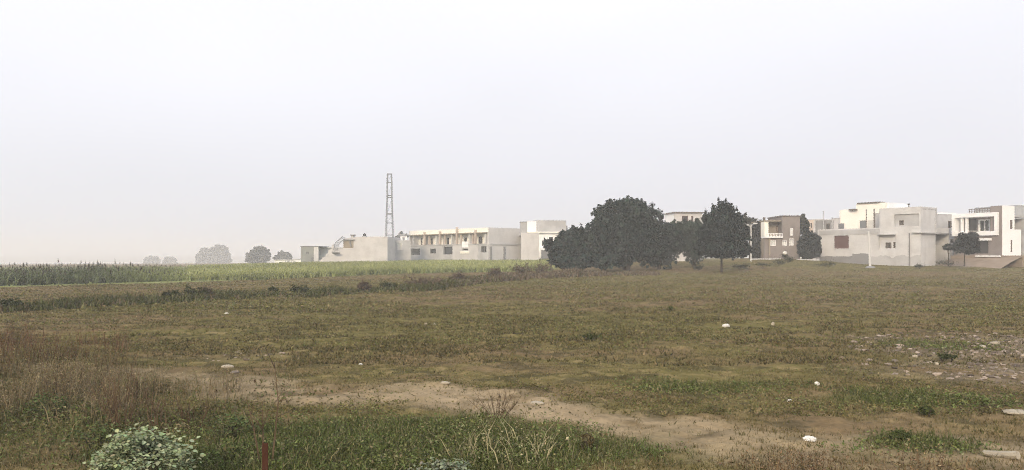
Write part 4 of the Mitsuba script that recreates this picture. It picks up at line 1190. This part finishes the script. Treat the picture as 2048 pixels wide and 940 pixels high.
def broad_bush(name, label, x, y, w, h, n, leaf, col, seed):
    """A leafy weed of broad pale leaves; each leaf is a pointed oval of six triangles."""
    r = np.random.default_rng(seed)
    k = thing(name, label, 'bush')
    z0 = gz(x, y)
    tips = []
    for q in range(14):
        a, t = r.uniform(0, 2 * np.pi), math.sqrt(r.random())
        tip = np.array([x + w * .48 * t * math.cos(a), y + w * .42 * t * math.sin(a), z0 + h * (1 - .45 * t * t) * r.uniform(.85, 1.0)])
        tips.append(tip)
        part(k, 'stem', tube([[x + .05 * math.cos(a), y + .05 * math.sin(a), z0 - .05], (np.array([x, y, z0]) + tip) / 2 + [0, 0, .05], tip], [.012, .009, .004], 5), 'stalk')
    V, Fs, C = [], [], []
    shape = np.array([(0, 0), (.28, .3), (.34, .55), (.2, .82), (0, 1.0), (-.2, .82), (-.34, .55), (-.28, .3)])
    for q in range(n):
        tp = tips[r.integers(len(tips))]
        P = tp + r.normal(size=3) * [w * .09, w * .08, h * .13]
        d = np.array([r.normal(), r.normal(), r.uniform(-.5, .5)])
        d /= np.linalg.norm(d)
        u = np.cross(d, [r.normal() * .3, r.normal() * .3, 1])
        u /= np.linalg.norm(u)
        nn = np.cross(u, d)
        s = leaf * r.uniform(.6, 1.25)
        o = len(V)
        for (a, b) in shape:
            V.append(P + s * (u * a * 1.15 + d * b + nn * (.25 * abs(a) - .25 * b * b)))
        Fs += [[o, o + i, o + i + 1] for i in range(1, 7)]
        C += [np.array(col) * r.uniform(.72, 1.22) * (1 + .06 * r.normal(size=3))] * 8
    part(k, 'foliage', (np.array(V), np.array(Fs)), 'leafy', color=np.clip(C, .01, .7))


scene['twig_bark'] = diff(mikit.proc(lambda p, n, uv: mikit.mix((.06, .042, .028), (.15, .11, .075), mikit.fbm(p.x * 9, p.y * 9, p.z * 6, 2))))
scene['stalk'] = diff((.10, .10, .06))
broad_bush('pale_bush', 'pale grey green bush of broad leaves at the bottom left', -3.02, 6.45, .68, .44, 3400, .037, (.285, .335, .20), 71)
broad_bush('leafy_weed', 'small pale leaved weed in the green grass near bottom centre', -.62, 6.9, .5, .16, 300, .035, (.19, .22, .15), 72)
for q, (px, py, wpx, h, lab) in enumerate(((95, 815, 60, .3, 'green leafy weed in the lower left thicket'), (195, 870, 60, .25, 'green leafy weed beside the pale bush'), (455, 860, 45, .25, 'bright green weed right of the pale bush'))):
    p = near(px, py + 25)
    broad_bush('leafy_weed', lab, p[0], p[1], .5, h, 260, .035, (.085, .11, .045), 73 + q)
for q, (px, py, h, sp, n, w, lab) in enumerate(((240, 868, .75, .32, 26, .007, 'bare dark twiggy weed rising in the left thicket'), (318, 868, .5, .2, 10, .008, 'short dark twig weed just above the pale bush'),
                                               (385, 860, .42, .34, 16, .006, 'sprawling brown twig weed left of the rusty post'), (130, 800, .5, .3, 18, .006, 'brown twiggy weed below the reddish patch'),
                                               (995, 838, .40, .34, 17, .005, 'dead brown twiggy weed on the bare earth track'), (535, 925, 1.0, .14, 3, .010, 'tall thin bare stem behind the rusty post'))):
    p = near(px, py)
    k = thing('dead_weed', lab, 'plant')
    part(k, 'stem', twigs(p[0], p[1], h, sp, n, np.random.default_rng(90 + q), width=w, sub=5 if n > 5 else 3), 'twig_bark')
# rusty post
p = near(530, 1010)
z0 = gz(*p)
k = thing('rusty_post', 'thin rusty iron post at the bottom edge', 'post')
pm = trimesh.creation.extrude_polygon(Polygon([(-.019, -.019), (.019, -.019), (.019, -.013), (-.013, -.013), (-.013, .019), (-.019, .019)]), .9, engine='earcut')
pm.apply_transform(trimesh.transformations.rotation_matrix(.5, [0, 0, 1]))
hpost = EYE - (885 - HZ) * p[1] / F
pm.apply_translation([p[0], p[1], hpost - .9])
part(k, 'shaft', pm, 'rust')


# ================================================================== litter and stones
def rock(x, y, sx, sy, sz, seed, rot=0.0, lift=.35):
    m = trimesh.creation.icosphere(2, 1)
    v = np.array(m.vertices)
    v = v * (1 + .55 * (meshkit.fbm(v * 1.6 + seed * 3.1, 3, seed) - .5)[:, None])
    v = np.sign(v) * np.abs(v) ** .85 * [sx, sy, sz]
    c, s = math.cos(rot), math.sin(rot)
    v = v @ np.array([[c, s, 0], [-s, c, 0], [0, 0, 1]])
    m.vertices = v + [x, y, gz(x, y) + sz * lift]
    return m


def put(name, label, cat_, px, py, wpx, hpx, mat, seed, rot=0.0, ratio=.6):
    p = near(px, py)
    s = p[1] / F
    k = thing(name, label, cat_)
    w = wpx * s / 2 * (.8 if cat_ == 'stone' else .85)
    m = rock(p[0], p[1], w, w * ratio, max(hpx * s / 2, .02), seed, rot)
    if cat_ == 'litter':
        m = trimesh.creation.icosphere(3, 1)
        v = np.array(m.vertices)
        v = v * (.55 + 1.1 * meshkit.fbm(v * 2.6 + seed, 3, seed))[:, None] * [w * 1.05, w * .7, hpx * s * .42]
        c_, s_ = math.cos(rot), math.sin(rot)
        m.vertices = v @ np.array([[c_, s_, 0], [-s_, c_, 0], [0, 0, 1]]) + [p[0], p[1], gz(*p) + hpx * s * .2]
        part(k, 'body', m, mat)
        return
    part(k, 'body', m, mat, smooth=40)


put('plastic_litter', 'crumpled white plastic bag lying alone in the mid field', 'litter', 1452, 654, 17, 8, 'white_plastic', 101, .5)
put('plastic_litter', 'small upright white scrap above the green patch', 'litter', 1634, 774, 10, 10, 'white_plastic', 102)
put('plastic_litter', 'white scrap on the right tip of the green patch', 'litter', 1581, 804, 14, 9, 'white_plastic', 103, .3)
put('plastic_litter', 'white crumpled bag on the track toward the bottom right', 'litter', 1620, 880, 27, 13, 'white_plastic', 104, .2)
put('plastic_litter', 'tiny white scrap near the weed strip on the left', 'litter', 453, 629, 8, 4, 'white_plastic', 105)
put('plastic_litter', 'tiny white scrap in the grass left of centre', 'litter', 721, 728, 7, 5, 'white_plastic', 106)
put('plastic_litter', 'pale crumpled scrap standing right of the mid field bag', 'litter', 1546, 652, 7, 9, 'pale_stone', 107)
put('pale_slab', 'broken cream slab cut by the right picture edge', 'slab', 2030, 829, 56, 9, 'pale_stone', 108, .1, .8)
k = thing('broken_pole', 'short pale broken concrete pole lying at the bottom right corner', 'pole')
p0, p1 = near(1968, 912), near(2036, 927)
part(k, 'body', tube([[p0[0], p0[1], gz(*p0) + .04], [(p0[0] + p1[0]) / 2, (p0[1] + p1[1]) / 2, gz(*p0) + .052], [p1[0], p1[1], gz(*p1) + .05]], [.028, .042, .04], 9), 'pale_stone', smooth=40)
for q, (px, py, w, h, lab) in enumerate(((890, 772, 26, 7, 'flat pale stone on the upper edge of the track'), (852, 648, 9, 6, 'left one of two pale stones in the far grass'), (869, 649, 9, 6, 'right one of two pale stones in the far grass'), (1016, 647, 7, 5, 'single pale stone in the far grass'),
                                        (1075, 806, 36, 8, 'flat pale stone beside the dead twiggy weed'), (455, 733, 30, 9, 'pale stone pile top left of the track'), (470, 745, 26, 8, 'buff stone just under the left stone pile'),
                                        (1790, 722, 20, 9, 'grey stone at the left edge of the rubble'), (1830, 715, 14, 7, 'pale stone left of the green tuft in the rubble'), (1990, 690, 26, 7, 'long pale stone at the top of the rubble'), (1935, 688, 16, 6, 'small pale stone at the top of the rubble'),
                                        (1965, 697, 22, 8, 'grey stone below the long pale stone'), (1873, 728, 12, 7, 'white stone just left of the green tuft'), (2020, 745, 22, 9, 'grey stone near the right edge of the rubble'), (1985, 735, 18, 8, 'grey stone in the middle of the rubble'))):
    put('stone', lab, 'stone', px, py, w, h, 'pale_stone' if 'pale' in lab or 'white' in lab else 'stone_grey', 120 + q, q * .7)


def rubble_mesh():
    r = np.random.default_rng(33)
    ico = trimesh.creation.icosphere(0, 1)
    iv, if_ = np.array(ico.vertices), np.array(ico.faces)
    n = 5200
    x, y = r.uniform(5.5, 15.5, n), r.uniform(11.0, 20.0, n)
    m = r.random(n) < zones(x, y, NB)[3] * .9
    x, y = x[m], y[m]
    xs, ys = r.uniform(-6.6, -4.2, 260), r.uniform(14.7, 16.1, 260)
    m = r.random(260) < zones(xs, ys, NB)[3]
    x, y = np.r_[x, xs[m]], np.r_[y, ys[m]]
    z = ground(x, y)
    s = .012 + .045 * r.random(len(x)) ** 3.5
    V, Fs, C = [], [], []
    for q in range(len(x)):
        v = iv * (1 + .35 * r.normal(size=(len(iv), 1))) * s[q] * [1.3, 1, .6]
        V.append(v + [x[q], y[q], z[q] + s[q] * .2])
        Fs.append(if_ + q * len(iv))
        C.append(np.tile(np.array([.21, .175, .145]) * r.uniform(.35, 1.9), (len(iv), 1)))
    return np.vstack(V), np.vstack(Fs), np.clip(np.vstack(C), 0, .6)


stuff('rubble', 'scattered small stones and brick rubble on the right', rubble_mesh())

# ------------------------------------------------------------------ haze
scene['clear'] = {'type': 'null'}
scene['haze'] = {'type': 'cube', 'to_world': T().translate([0, 0, 4.0]).scale([1400, 1400, 17.0]), 'bsdf': {'type': 'ref', 'id': 'clear'}, 'interior': {'type': 'ref', 'id': 'air'}}
labels['haze'] = {'kind': 'stuff', 'label': 'thin grey morning haze over the fields'}
